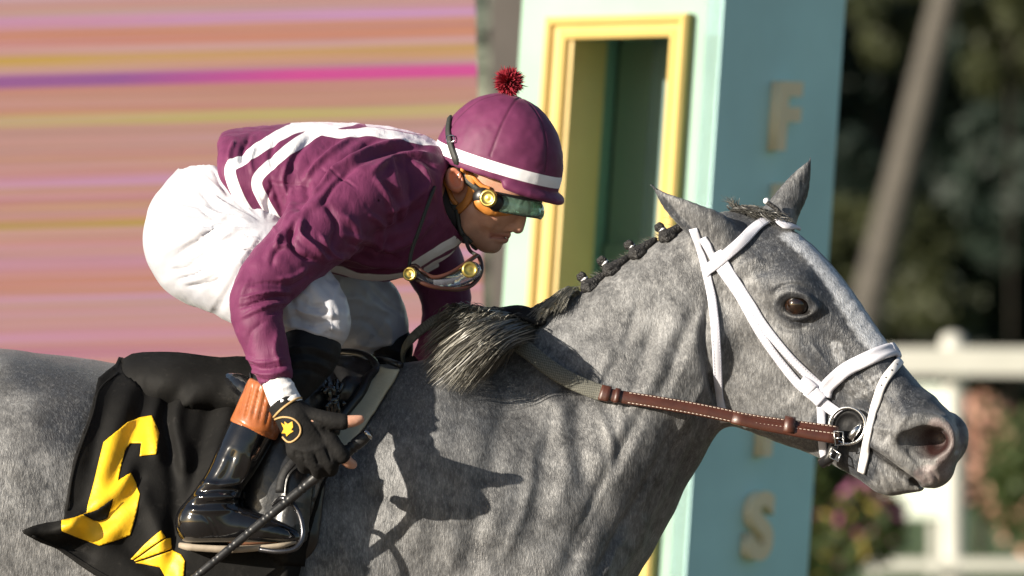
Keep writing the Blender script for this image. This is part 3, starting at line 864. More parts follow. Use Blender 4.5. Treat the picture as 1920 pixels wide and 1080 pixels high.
# ---- striped video board at the left
def stripes_mat():
    m, nt, b = node_mat('striped_screen_print'); t = NT(nt)
    g = t.n('ShaderNodeTexCoord').outputs['Generated']
    sx = t.n('ShaderNodeSeparateXYZ'); nt.links.new(g, sx.inputs[0])
    v = sx.outputs['Z']
    rmp = t.n('ShaderNodeValToRGB'); nt.links.new(v, rmp.inputs[0])
    base = (.52, .30, .24)
    # photograph rows -> colours
    rows = [(-40, (.50, .36, .33)), (0, (.55, .38, .44)), (8, (.50, .36, .34)), (30, (.50, .36, .34)), (34, (.54, .33, .52)), (52, (.54, .33, .52)), (56, (.52, .28, .20)), (88, (.55, .29, .21)),
            (94, (.55, .37, .36)), (103, (.55, .37, .36)), (107, (.52, .38, .12)), (128, (.52, .38, .12)), (132, (.52, .37, .36)), (142, (.5, .35, .34)), (145, (.42, .12, .42)), (164, (.48, .11, .42)), (168, (.50, .29, .23)),
            (212, (.48, .30, .24)), (222, (.48, .47, .17)), (238, (.48, .45, .17)), (244, (.46, .31, .28)), (325, (.50, .31, .26)), (341, (.54, .33, .48)), (352, (.54, .33, .48)), (356, (.50, .33, .25)), (370, (.50, .31, .25)),
            (374, (.42, .16, .22)), (378, (.42, .16, .22)), (382, (.48, .32, .25)), (412, (.50, .31, .24)), (418, (.46, .36, .10)), (432, (.46, .36, .10)), (436, (.50, .34, .30)), (485, (.50, .31, .29)), (492, (.54, .33, .45)), (506, (.54, .33, .45)),
            (512, (.52, .28, .20)), (555, (.52, .30, .24)), (560, (.54, .35, .52)), (570, (.5, .33, .32)), (618, (.52, .34, .34)), (626, (.54, .33, .46)), (640, (.54, .33, .46)), (646, (.52, .31, .28)), (668, (.46, .22, .34)), (690, (.52, .31, .29)), (760, (.5, .3, .27))]
    els = rmp.color_ramp.elements
    y0, y1 = -700.0, 760.0
    rows = [r for r in rows]
    # colour ramps hold 32 stops: two ramps joined at a row
    mean = (.51, .32, .28); rows = [(py, tuple(min(.8, max(.03, m_ + (c_ - m_) * 1.55)) for c_, m_ in zip(c, mean))) for py, c in rows]
    def fill(rmp_, part):
        e = rmp_.color_ramp.elements
        while len(e) > 1: e.remove(e[-1])
        first = True
        for py, c in sorted(part, key=lambda r: -r[0]):
            p = (y1 - py) / (y1 - y0)
            if first: e[0].position = p; e[0].color = c + (1,); first = False
            else: x = e.new(p); x.color = c + (1,)
    up = [r for r in rows if r[0] <= 325]; dn = [r for r in rows if r[0] >= 325]
    fill(rmp, up)
    r2 = t.n('ShaderNodeValToRGB'); nt.links.new(v, r2.inputs[0]); fill(r2, dn)
    cut = (y1 - 325) / (y1 - y0)
    sel = t.math('GREATER_THAN', v, cut)
    col = t.mix(sel, r2.outputs[0], rmp.outputs[0])
    # thin uneven streaks inside the bands, drifting along their length
    def streak(sx_, sz_, lo, hi, c, amt):
        nonlocal col
        n = t.noise(t.mapping(g, (sx_, 1, sz_)), 1.0, 3, .65)
        col = t.mix(t.math('MULTIPLY', t.ramp(n, lo, hi), amt), col, c)
    streak(1.6, 60, .42, .62, (.56, .26, .23), .55)
    streak(1.1, 150, .50, .62, (.60, .36, .50), .55)
    streak(2.0, 240, .55, .64, (.62, .42, .20), .45)
    streak(2.6, 320, .52, .66, (.36, .20, .26), .45)
    streak(.8, 420, .56, .62, (.66, .48, .52), .40)
    # the loud stripe turns from violet to magenta along its length
    loud = t.math('MULTIPLY', t.math('GREATER_THAN', v, (y1 - 166) / (y1 - y0)), t.math('LESS_THAN', v, (y1 - 144) / (y1 - y0)))
    col = t.mix(t.math('MULTIPLY', loud, .8), col, t.ramp(sx.outputs['X'], .72, .86, (.25, .09, .36), (.66, .06, .36)))
    t.set(b, 'Base Color', t.mix(1.0, col, (.47, .405, .42), 'MULTIPLY')); t.set(b, 'Roughness', .5)
    return m
SD = 16.7; ks = SD / D * .001
sb = empty('video_board')
tag(sb, 'large pink and orange striped display board behind the jockey', 'display board')
tilt = math.radians(1.5)
def SBp(px, py, out=0.0): return Vector(W(px, py - (px - 0) * math.tan(tilt) , gy(SD) - out))
m_cab = mat('screen_cabinet', (.16, .15, .145), .6, .1, 5, .1, 40)
m_scr = stripes_mat()
scr = slab('screen', [Vector(W(-1500, -700, gy(SD))), Vector(W(-1500, 760, gy(SD))), Vector(W(905, 760, gy(SD))), Vector(W(905, -700, gy(SD)))], Vector((0, .12, 0)), m_scr, sb)
for v in scr.data.vertices: v.co.z += 0.0
scr.rotation_euler = (0, -tilt, 0)
pv = Vector(W(0, 540, gy(SD)))
scr.location = pv - Matrix.Rotation(-tilt, 3, 'Y') @ pv
for px in (-1300, -500, 300):
    c = W(px, 800, gy(SD) + .1)
    box_obj('leg', (c.x - .12, c.y, 0), (c.x + .12, c.y + .2, 3.4), m_cab, sb, .01)
gp = empty('grey_pillar'); tag(gp, 'plain grey concrete pillar between the display board and the finish post', 'pillar')
m_con = mat('grey_concrete', (.085, .074, .068), .85, .12, 4, .2, 30)
c0, c1 = W(917, 0, gy(29.0)), W(1040, 0, gy(29.0))
box_obj('shaft', (c0.x, gy(29.0), .3), (c1.x, gy(29.0) + .35, 6.2), m_con, gp, .01)
box_obj('footing', (c0.x - .1, gy(29.0) - .1, 0), (c1.x + .1, gy(29.0) + .45, .3), m_con, gp, .01)

# ---- white rail fence across the infield
m_wht = mat('white_rail_paint', (.47, .465, .42), .5, .06, 4, .05, 80)
FD = 36.0; kf = FD / D * .001
fe = empty('rail_fence'); tag(fe, 'white painted rail fence with a rounded post beyond the horse', 'fence')
def frail(y0, y1):
    a = W(1430, y0, gy(FD)); b_ = W(3300, y1, gy(FD))
    box_obj('rail', (a.x, a.y - .03, b_.z), (b_.x, a.y + .02, a.z), m_wht, fe, .006)
frail(652, 704); frail(1048, 1070)
def fpost(pxc):
    a = W(pxc - 24, 650, gy(FD)); b_ = W(pxc + 24, 650, gy(FD)); r = (b_.x - a.x) / 2
    prof = []; zt = W(0, 622, gy(FD)).z
    V = []; F = []; n = 20
    prof = [(r, 0), (r, zt - r * .9), (r * .92, zt - r * .5), (r * .7, zt - r * .2), (r * .35, zt - .01), (.001, zt)]
    for q, (rr, z) in enumerate(prof):
        for i in range(n): V.append(((a.x + b_.x) / 2 + rr * math.cos(2 * math.pi * i / n), a.y + .14 + rr * math.sin(2 * math.pi * i / n), z))
    for q in range(len(prof) - 1):
        for i in range(n): F.append((q * n + i, q * n + (i + 1) % n, (q + 1) * n + (i + 1) % n, (q + 1) * n + i))
    mesh_obj('post', V, F, m_wht, fe)
for px in (1790, 2480, 3170): fpost(px)

# pale sign board and flowering shrubs between post and fence
m_sign = mat('pale_sign_paint', (.70, .76, .66), .6, .12, 2, .05, 40)
sg = empty('sign_board'); tag(sg, 'pale mint sign board standing below the white rail', 'sign')
a = W(1612, 722, gy(37.5)); b_ = W(1775, 1100, gy(37.5))
box_obj('panel', (a.x, a.y, .35), (b_.x, a.y + .03, a.z), m_sign, sg, .005)
for x in (a.x + .06, b_.x - .1): box_obj('leg', (x, a.y + .032, 0), (x + .05, a.y + .08, a.z - .1), m_wht, sg, .004)

def leaf_cloud(name, cs, n, size, m, parent, seed, flat=.6):
    """many small leaf faces through the volume of several lobes"""
    r = np.random.default_rng(seed); cs = np.array(cs)
    w = cs[:, 3] ** 2; idx = r.choice(len(cs), n, p=w / w.sum())
    d = r.normal(size=(n, 3)); d /= np.linalg.norm(d, axis=1, keepdims=True)
    rad = cs[idx, 3] * r.uniform(.55, 1.05, n) ** .6
    c = cs[idx, :3] + d * rad[:, None]
    t1 = r.normal(size=(n, 3)); t1 /= np.linalg.norm(t1, axis=1, keepdims=True)
    t2 = np.cross(t1, d + r.normal(size=(n, 3)) * flat); t2 /= np.linalg.norm(t2, axis=1, keepdims=True) + 1e-9
    s = size * r.uniform(.6, 1.4, n)[:, None]
    V = np.stack([c - t1 * s, c + t2 * s * .45, c + t1 * s, c - t2 * s * .45], 1).reshape(-1, 3)
    V[:, 2] = np.maximum(V[:, 2], .02)
    return mesh_obj(name, V, np.arange(4 * n).reshape(n, 4), m, parent, smooth=False)

def leafmat(name, c0, c1):
    m, nt, b = node_mat(name); t = NT(nt)
    t.set(b, 'Base Color', t.ramp(t.noise(t.coord(), 1.6, 3), .3, .7, c0, c1)); t.set(b, 'Roughness', .6)
    tr_ = t.n('ShaderNodeBsdfTranslucent'); t.set(tr_, 'Color', c1); mx_ = t.n('ShaderNodeMixShader'); mx_.inputs[0].default_value = .45
    nt.links.new(b.outputs[0], mx_.inputs[1]); nt.links.new(tr_.outputs[0], mx_.inputs[2]); nt.links.new(mx_.outputs[0], nt.nodes['Material Output'].inputs['Surface'])
    return m
m_shr = leafmat('shrub_leaves', (.03, .055, .018), (.08, .11, .03))
m_mag = mat('magenta_petals', (.20, .04, .11), .6, .3, 20, 0)
m_ylf = mat('yellow_petals', (.30, .22, .04), .6, .2, 20, 0)
m_org = mat('salmon_petals', (.58, .32, .24), .6, .2, 20, 0)
m_brk = mat('bark', (.03, .024, .018), .9, .3, 6, .5, 20, .02)
def shrub(label, px, d, w, h, fl, seed, nf=240):
    c = W(px, 900, gy(d)); o = empty('flowering_shrub'); tag(o, label, 'shrub', 'flowering shrubs by the rail')
    r = random.Random(seed)
    lob = [(c.x + r.uniform(-w, w) * .6, c.y + r.uniform(-w, w) * .5, h * r.uniform(.25, .8), w * r.uniform(.45, .7)) for _ in range(9)]
    leaf_cloud('crown', lob, 2600, .05, m_shr, o, seed)
    for i, m in enumerate(fl): tag(leaf_cloud('flowers', lob[i * 3:i * 3 + 4], nf, .045, m, o, seed + 5 + i), kind='stuff')
    tube('stem', [(c.x, c.y, 0), (c.x + .03, c.y, h * .5)], .03, m_brk, o)
shrub('dark shrub with magenta and yellow flowers beside the finish post', 1565, 33, .38, 1.0, (m_mag, m_ylf), 1)
shrub('salmon orange flowering shrub at the right edge beyond the rail', 1838, 41, .40, 1.15, (m_org, m_org, m_org), 2, 1500)
shrub('low dark green shrub with few salmon blooms at the far right', 1960, 40, .45, .85, (m_org,), 3)

# ---- trees behind
m_pal = mat('palm_bark', (.075, .067, .057), .9, .2, 4, .6, 14, .03, stretch=(1, 1, 4))
m_frd = leafmat('palm_fronds', (.05, .08, .02), (.12, .15, .04))
def palm(label, pts, seed):
    o = empty('palm_tree'); tag(o, label, 'palm tree')
    q = cat(pts, 8); P = [W(x, y, z) for x, y, z in q]
    tr = tube('trunk', P, .155, m_pal, o, 14, widths=np.linspace(1.15, .8, len(P)))
    top = P[-1]; V = []; F = []; r = random.Random(seed)
    for k in range(26):
        a = k * 2.4; el = r.uniform(-.3, 1.0); L = r.uniform(1.8, 2.4)
        dx = Vector((math.cos(a), math.sin(a), 0)); prev = None
        side = Vector((-math.sin(a), math.cos(a), 0))
        for j in range(15):
            s = j / 14; p = top + dx * (L * s * math.cos(el * .6)) + Vector((0, 0, L * (math.sin(el) * s - .9 * s * s)))
            w = .5 * (1 - s * .7)
            for sg_ in (-1, 1):
                i0 = len(V); tip = p + side * sg_ * w + dx * .2 - Vector((0, 0, .25 * w)); b2 = p + dx * .07
                V += [p, b2, tip]; F.append((i0, i0 + 1, i0 + 2))
    mesh_obj('crown', np.array([list(v) for v in V]), F, m_frd, o, smooth=False)
palm('leaning pale palm trunk against dark trees at the upper right', [(1588, 790, gy(58)), (1622, 600, gy(58)), (1690, 330, gy(58)), (1772, 0, gy(58)), (1880, -420, gy(58))], 3)
m_tree = leafmat('dark_tree_leaves', (.018, .033, .025), (.032, .052, .036))
m_tre2 = leafmat('olive_tree_leaves', (.032, .042, .018), (.07, .078, .03))
def tree(label, px, d, h, r0, m, seed, n=9000, low=.25):
    c = W(px, 540, gy(d)); o = empty('broad_tree'); tag(o, label, 'tree', 'trees behind the infield')
    r = random.Random(seed)
    tube('trunk', [(c.x, c.y, 0), (c.x + .1, c.y, h * .3), (c.x - .05, c.y, h * .55), (c.x, c.y, h * .75)], .22, m_brk, o, 10, widths=[1.2, .9, .65, .3])
    lob = [(c.x + r.uniform(-1, 1) * r0, c.y + r.uniform(-1, 1) * r0 * .7, h * r.uniform(low, .95), r0 * r.uniform(.35, .6)) for _ in range(26)]
    leaf_cloud('crown', lob, n, .16, m, o, seed)
tree('dense dark evergreen tree right behind the leaning palm', 1640, 72, 9, 2.6, m_tree, 11, 22000, .06)
tree('dense dark evergreen tree at the right edge of the picture', 1990, 74, 10, 2.8, m_tree, 12, 22000, .06)
tree('tall dark tree standing farther back above the rail post', 1800, 88, 12, 3.2, m_tree, 13, 22000, .05)
tree('dark evergreen tree hidden mostly by the finish post', 1330, 76, 9, 2.8, m_tree, 14, 12000, .06)
tree('broad dark tree farthest to the right beyond the rail', 2400, 78, 10, 3.2, m_tree, 15, 12000, .06)
def bush(label, px, py, d, r0, m, seed):
    c = W(px, py, gy(d)); o = empty('olive_bush'); tag(o, label, 'bush', 'olive bushes among the trees')
    r = random.Random(seed); zb = max(c.z, .4)
    lob = [(c.x + r.uniform(-1, 1) * r0, c.y + r.uniform(-1, 1) * r0, zb + r.uniform(-1, 1) * r0, r0 * r.uniform(.4, .7)) for _ in range(9)]
    leaf_cloud('crown', lob, 2600, .09, m, o, seed)
    tube('stem', [(c.x, c.y, 0), (c.x, c.y, zb)], .015, m_brk, o)
bush('sunlit olive bush low between the palm and the right edge', 1745, 500, 62, .42, m_tre2, 21)
bush('pale olive bush low behind the palm trunk', 1600, 470, 64, .35, m_tre2, 22)
bush('yellow green treetop beside the palm near the upper edge', 1705, 40, 66, .42, m_tre2, 23)
bush('yellow green treetop at the upper right corner', 1895, 70, 66, .40, m_tre2, 24)
# hedge closing the view
hg = empty('hedge'); tag(hg, 'long dark clipped hedge behind the trees', 'hedge')
lob = [(W(1400 + i * 110, 540, gy(95)).x, gy(95), z, 1.1) for i in range(26) for z in (.6, 1.6)]
leaf_cloud('foliage', lob, 26000, .14, m_tree, hg, 31)
box_obj('branches', (W(1350, 0, gy(95)).x, gy(95) - .4, 0), (W(4300, 0, gy(95)).x, gy(95) + .4, 2.2), m_brk, hg, .05)
# ================================================================== the jockey
KT_ = math.radians(20); KTn = math.tan(KT_)
LK = np.array((-math.sin(KT_), -math.cos(KT_), 0.0))
def KD(px): return -KTn * (px - 900) * .001
def K(px, py, lat=0.0): return Vector(W(px, py, KD(px))) + Vector(LK * lat * .001)
def KI(x, y, lat): return K(x + .342 * lat, y, lat)         # seen at (x, y) when lat mm off the midline

jk = empty('person')
tag(jk, 'jockey in maroon and white silks crouching over the grey horse', 'person')

def kch(S, pts, k=.012, op='u', sub=3, both=True):
    pts = [tuple(p) + (1.0,) * (5 - len(p)) for p in pts]
    q = cat(pts, sub) if len(pts) > 2 and sub > 1 else np.array(pts, dtype=float)
    sides = (1, -1) if both and any(abs(p[2]) > 0 for p in pts) else (1,)
    for sd in sides:
        S.add([seg(K(a[0], a[1], a[2] * sd), K(b[0], b[1], b[2] * sd), a[3] * .001, b[3] * .001, a[4], b[4], LK) for a, b in zip(q[:-1], q[1:])], k, op)

ARM = [(668, 372, -.165, 80), (560, 470, -.27, 66), (482, 560, -.345, 52), (498, 650, -.375, 42), (520, 722, -.395, 31)]
ARMF = [(740, 390, .165, 78), (800, 470, .23, 62), (836, 560, .25, 48), (825, 640, .24, 40), (800, 690, .22, 30)]

# ---- body (skin), one continuous figure
B = Solid()
B.chain([(455, 380, 0, 66, 1.4), (560, 365, 0, 105, 1.4), (690, 375, 0, 98, 1.3), (780, 375, 0, 72, 1.1)], k=.04)
B.chain([(x, y, d, r * .78) for x, y, d, r in ARM] + [(541, 768, -.405, 23)], k=.03)
B.chain([(x, y, d, r * .78) for x, y, d, r in ARMF] + [(792, 705, .20, 22)], k=.03)
B.chain([(410, 440, -.08, 105), (495, 505, -.17, 80), (592, 610, -.265, 32), (500, 755, -.315, 36), (408, 925, -.345, 28), (430, 990, -.345, 28), (530, 1003, -.345, 16)], k=.03)
B.chain([(410, 440, .08, 105), (560, 520, .15, 80), (690, 605, .24, 46), (640, 760, .30, 36), (540, 925, .32, 28), (562, 990, .32, 28), (660, 1003, .32, 16)], k=.03)
# near hand: palm, four curled fingers, thumb
HANDN = dict(
    palm=[[(541, 768, -.405, 23), (570, 800, -.412, 24)], [(560, 790, -.412, 22), (618, 828, -.418, 14)], [(560, 795, -.415, 22), (600, 846, -.424, 14)],
          [(555, 795, -.414, 21), (577, 852, -.424, 14)], [(550, 795, -.410, 19), (554, 845, -.418, 13)]],
    index=[(618, 828, -.420, 14), (638, 850, -.424, 12.5), (652, 866, -.414, 11), (661, 871, -.404, 9)],
    middle=[(600, 846, -.424, 14), (618, 866, -.424, 12), (620, 880, -.404, 11), (608, 878, -.378, 10)],
    ring=[(577, 852, -.424, 14), (594, 873, -.420, 12), (597, 884, -.398, 11), (588, 880, -.374, 10)],
    little=[(554, 845, -.418, 13), (568, 866, -.412, 11), (572, 876, -.394, 10), (566, 872, -.372, 9)],
    thumb=[(566, 782, -.408, 20), (604, 787, -.424, 15), (642, 791, -.428, 12.5), (664, 789, -.426, 11), (676, 786, -.424, 8)])
def hand(S, h, grow=0.0, cut=(1, 1, 1, 1, 1), k=.010):
    for p in h['palm']: S.chain([(a, b, c, r + grow) for a, b, c, r in p], k=.014)
    for i, n_ in enumerate(('index', 'middle', 'ring', 'little', 'thumb')):
        f = h[n_]; q = cat(f, 4); q = q[:max(3, int(len(q) * cut[i]))]
        S.chain([(a, b, c, r + grow) for a, b, c, r in q], k=.007, sub=1)
hand(B, HANDN)
HANDF = {k_: ([[(x + 235, y - 75, .62 + d, r) for x, y, d, r in p] for p in v] if k_ == 'palm' else [(x + 235, y - 75, .62 + d, r) for x, y, d, r in v]) for k_, v in HANDN.items()}
hand(B, HANDF)
# head and neck
B.add(ellip(K(925, 318), (.092, .074, .098), [(LK[1] * -1, LK[0], 0), tuple(LK), (0, 0, 1)]), .02)
kch(B, [(800, 395, 0, 66, 1.0), (845, 405, 0, 54, 1.0), (890, 385, 0, 50, 1.1)], k=.03)
kch(B, [(962, 372, 0, 34, 1.45), (932, 396, 0, 41, 1.35), (915, 424, 0, 34, 1.3), (915, 448, 0, 21, 1.3)], k=.018)
kch(B, [(905, 400, 46, 20), (896, 430, 42, 17), (912, 452, 20, 14)], k=.02)                 # jaw
kch(B, [(925, 458, 0, 12), (918, 459, 9, 11)], k=.014)                                     # chin
kch(B, [(942, 398, 40, 16), (930, 412, 40, 15)], k=.016)                                   # cheek bone
kch(B, [(980, 388, 0, 9), (977, 410, 0, 10), (971, 427, 0, 11.5)], k=.008)                   # nose
kch(B, [(960, 428, 9, 7.5), (953, 430, 11, 6)], k=.007)
kch(B, [(951, 440, 0, 6), (944, 441, 11, 5), (932, 443, 22, 3)], k=.005)
kch(B, [(946, 449, 0, 6.5), (939, 450, 11, 5.5), (930, 446, 22, 3)], k=.005)
kch(B, [(950, 445, 0, 1.8), (944, 445, 14, 1.8), (930, 444, 27, 1.6)], k=.004, op='s')
kch(B, [(962, 437, 6, 3), (958, 435, 6, 2)], k=.003, op='s')
# ear: shell with a rim and a hollow
B.add(ellip(KI(853, 339, 82), (.017, .010, .025), [(.94, 0, .34), (0, 1, 0), (-.34, 0, .94)]), .006)
B.add(ellip(KI(855, 336, 91), (.011, .012, .017), [(.94, 0, .34), (0, 1, 0), (-.34, 0, .94)]), .004, 's')
B.add(ellip(K(853, 339, -76), (.017, .010, .025)), .006)
BV, BF = B.mesh(axis((-.72, .0045), (-.14, .0030), (-.10, .0022), (.08,)), axis((-.46, .0032), (-.36, .0045), (-.12, .0028), (.1, .0045), (.42,)),
                axis((1.10, .006), (1.32, .0030), (1.42, .004), (1.70, .0022), (2.06,)))
BN = vnormals(BV, BF); BP = toPX(BV)
BV = strokes(BV, BN, BP, [([(905, 425), (918, 438), (915, 452)], 4, -1.2), ([(938, 418), (926, 430), (918, 442)], 3.5, -1.6), ([(890, 420), (900, 440)], 5, 1.0)])
m_skin, nt, b = node_mat('skin'); t = NT(nt); co = t.coord()
c_ = t.ramp(t.noise(co, 40, 4, .6), .3, .7, (.46, .235, .16), (.56, .31, .215))
c_ = t.mix(t.attr('stubble'), c_, (.20, .12, .095)); c_ = t.mix(t.attr('lip'), c_, (.34, .13, .10)); c_ = t.mix(t.attr('red'), c_, (.58, .18, .10))
t.set(b, 'Base Color', c_); t.set(b, 'Roughness', .48); t.set(b, 'Subsurface Weight', .18); t.set(b, 'Subsurface Radius', (.01, .004, .002)); t.set(b, 'Subsurface Scale', .6)
t.set(b, 'Normal', t.bump(t.noise(co, 420, 2), .12, .0008))
jbody = mesh_obj('body', BV, BF, m_skin, jk)
attr(jbody, 'stubble', .45 * np.clip(soft(BP, [(890, 440), (912, 462), (938, 456)], 22) * 1.6, 0, 1) + .3 * np.clip(soft(BP, [(930, 436), (950, 438)], 8), 0, 1))
attr(jbody, 'lip', .8 * np.clip(soft(BP, [(922, 442), (950, 446)], 8) * 1.8, 0, 1) * (BP[:, 0] > 900))
attr(jbody, 'red', .7 * np.clip(soft(BP, [(851, 325), (855, 350)], 22) * 1.5, 0, 1) * (BV[:, 1] < -.02))

# ---- silks
J = Solid()
TORSO = [(455, 345, 0, 104, 1.95), (530, 350, 0, 117, 1.75), (610, 362, 0, 133, 1.42), (690, 371, 0, 138, 1.36), (750, 372, 0, 126, 1.12), (806, 372, 0, 94, .86)]
J.chain(TORSO, k=.03)
J.chain([(640, 430, 0, 72, 2.0), (720, 448, 0, 72, 1.7), (790, 432, 0, 60, 1.3)], k=.05)                     # loose front
J.add(plane(W(414, 300, 0), (1, 0, .04)), .010, 's')
J.add(plane(W(424, 345, 0), (.80, 0, .60)), .012, 's')
J.add(ellip(W(906, 362, 0), (.080, .30, .090)), .006, 's')                                                     # neck hole
J.chain(ARM[:-1] + [(514, 700, -.392, 35)], k=.035)
J.chain(ARMF[:-1] + [(804, 682, .224, 33)], k=.035)
J.chain([(527, 752, -.40, 46), (545, 800, -.40, 46)], k=.004, op='s')                                         # open sleeve end
tor_f = J.prims[0][2]; arm_f = J.prims[4][2]; armf_f = J.prims[5][2]
JV, JF = J.mesh(axis((-.60, .0030), (-.02,)), axis((-.45, .0034), (-.1, .004), (.32,)), axis((1.48, .0030), (2.03,)))
JN = vnormals(JV, JF); JP = toPX(JV)
def segd(fs, V):
    x, y, z = [V[:, i].astype(np.float32) for i in range(3)]
    e = None
    for f, c, R in fs: v = f(x, y, z); e = v if e is None else np.minimum(e, v)
    return e
on_torso = segd(tor_f, JV) < np.minimum(segd(arm_f, JV), segd(armf_f, JV)) - .004
STR = [([(650, 222), (597, 230), (550, 241), (500, 268), (455, 299), (432, 315), (438, 347), (457, 387), (480, 417), (505, 445), (540, 500)], 10.5),
       ([(700, 215), (647, 228), (600, 243), (560, 266), (517, 300), (482, 337), (493, 373), (513, 407), (535, 440), (570, 500)], 10),
       ([(600, 244), (640, 252), (690, 247), (740, 254), (800, 263), (840, 268)], 8), ([(690, 232), (740, 239), (800, 249), (830, 256)], 5),
       ([(590, 494), (633, 508), (677, 520), (730, 520), (770, 512)], 4.5),
       ([(778, 498), (800, 484), (853, 452), (870, 440)], 9), ([(800, 506), (850, 478), (890, 458)], 6)]
st = np.full(len(JV), 1e3)
for pl, hw in STR: st = np.minimum(st, polydist(JP, cat(pl, 5), lim=60) - hw)
st = np.where(on_torso, st, np.maximum(st, 12))
st = np.clip(st, -15, 15)
JV = strokes(JV, JN, JP, [
    # gathers that fan from the armpit across the back
    ([(566, 345), (600, 305), (660, 258)], 5.6, 10.2), ([(585, 352), (640, 300), (715, 258)], 5.6, -8.7), ([(600, 345), (668, 292), (760, 262)], 6.4, 10.2), ([(640, 330), (700, 292), (800, 275)], 7.2, -7.2),
    ([(690, 325), (750, 290), (812, 292)], 7.2, 8.7), ([(730, 300), (738, 330), (748, 365)], 6.4, 7.2), ([(760, 290), (775, 340), (770, 420)], 8.0, -7.2), ([(790, 300), (800, 360), (790, 430)], 7.2, 5.8),
    ([(545, 330), (556, 290), (590, 250)], 6.4, -7.2), ([(575, 330), (570, 370), (555, 400)], 7.2, -8.7), ([(548, 350), (545, 390), (528, 425)], 5.6, 5.8),
    ([(470, 250), (455, 280), (452, 310)], 4.8, -7.2), ([(440, 262), (432, 285), (428, 305)], 4.0, 5.8), ([(500, 340), (545, 346), (575, 345)], 1.6, -2.9),
    ([(510, 350), (500, 380), (505, 420)], 4.0, -4.3), ([(470, 345), (500, 400), (520, 440)], 3.2, 2.9),
    # hanging front
    ([(600, 490), (650, 480), (700, 495), (760, 500)], 5.6, 7.2), ([(620, 500), (690, 512), (760, 505)], 4.0, -7.2), ([(700, 440), (760, 420), (800, 380)], 8.0, -8.7), ([(690, 480), (770, 450), (820, 400)], 7.2, 7.2), ([(720, 400), (770, 380), (805, 340)], 7.2, 7.2),
    # sleeve: seam, S-shaped drape, elbow creases, cuff bunching
    ([(600, 316), (640, 332), (668, 352)], 1.9, -2.9), ([(570, 408), (562, 440), (585, 462), (612, 488)], 4.8, 11.6), ([(555, 415), (545, 450), (562, 475), (596, 492)], 4.8, -10.2),
    ([(528, 440), (520, 462), (545, 458)], 4.0, 7.2), ([(536, 458), (515, 476), (510, 500)], 4.8, -5.8), ([(640, 400), (668, 430), (660, 480)], 7.2, 7.2), ([(610, 380), (632, 420), (622, 470)], 6.4, -7.2), ([(690, 400), (720, 430), (700, 480)], 6.4, 7.2),
    ([(548, 548), (505, 548), (452, 560)], 3.2, 5.8), ([(548, 556), (505, 560), (446, 578)], 3.2, -7.2), ([(546, 566), (500, 574), (450, 596)], 3.2, 5.8), ([(540, 578), (500, 590)], 3.2, -4.3), ([(535, 535), (500, 530), (465, 536)], 3.2, -4.3),
    ([(455, 668), (490, 680), (538, 672)], 2.8, 5.1), ([(460, 682), (495, 692), (540, 684)], 2.8, -5.1), ([(465, 694), (500, 702), (542, 694)], 2.8, 5.1), ([(470, 706), (505, 714), (545, 704)], 2.4, -4.3),
    ([(640, 330), (600, 372), (545, 420), (500, 480)], 8.0, 5.8), ([(520, 620), (515, 660), (528, 690)], 4.8, 4.3),
    ([(640, 300), (610, 340), (580, 372)], 4, 6), ([(655, 318), (625, 352), (600, 390)], 4, -6), ([(700, 330), (728, 372), (735, 430)], 5, 6), ([(716, 335), (745, 375), (752, 430)], 5, -6), ([(770, 300), (800, 330), (815, 380)], 5, 5), ([(745, 290), (790, 300), (820, 320)], 4, -5),
    ([(640, 440), (690, 450), (740, 470)], 5, 5), ([(650, 455), (700, 468), (750, 485)], 4, -5), ([(600, 440), (618, 470), (640, 486)], 4, 6), ([(580, 500), (548, 520), (520, 522)], 4, 5), ([(586, 510), (556, 532), (530, 538)], 3.5, -5),
    ([(470, 520), (455, 545), (448, 580)], 5, 3), ([(500, 600), (470, 625), (462, 660)], 5, -3), ([(610, 330), (575, 360), (540, 400), (505, 440)], 4, -4), ([(480, 270), (470, 300), (475, 330)], 4, 4), ([(520, 255), (508, 290), (512, 320)], 4, -4), ([(540, 300), (530, 340), (545, 380)], 4, 4), ([(505, 330), (520, 370), (530, 410)], 4, -4),
], ncos=.3)
JN = vnormals(JV, JF)
wr = vnoise(np.stack([JV[:, 0] * 1.0 + JV[:, 2] * .7, JV[:, 1], JV[:, 2] * .35 - JV[:, 0] * .3], 1), 34)
JV = JV + JN * (.0014 * wr + .0011 * vnoise(JV, 60))[:, None]
m_silk, nt, b = node_mat('maroon_silk'); t = NT(nt); co = t.coord()
weave = t.noise(co, 700, 2)
mar = t.ramp(t.noise(co, 22, 3), .3, .7, (.105, .021, .062), (.145, .031, .086))
wht = t.ramp(t.noise(co, 30, 3), .3, .7, (.74, .74, .77), (.84, .84, .86))
col = t.mix(t.ramp(t.attr('stripe'), .5, -.5), mar, wht)
t.set(b, 'Base Color', col); t.set(b, 'Roughness', .58); t.set(b, 'Sheen Weight', .18); t.set(b, 'Sheen Roughness', .35); t.set(b, 'Sheen Tint', (.85, .42, .65, 1)); t.set(b, 'Specular IOR Level', .22)
crs = t.noise(t.mapping(co, (1.6, 1, .6), (0, math.radians(40), 0)), 40, 3, .55, .6)
t.set(b, 'Normal', t.bump(t.math('ADD', t.math('MULTIPLY', weave, .25), t.math('MULTIPLY', crs, 2.2)), .35, .0026))
jersey = mesh_obj('jersey', JV, JF, m_silk, jk); attr(jersey, 'stripe', st)

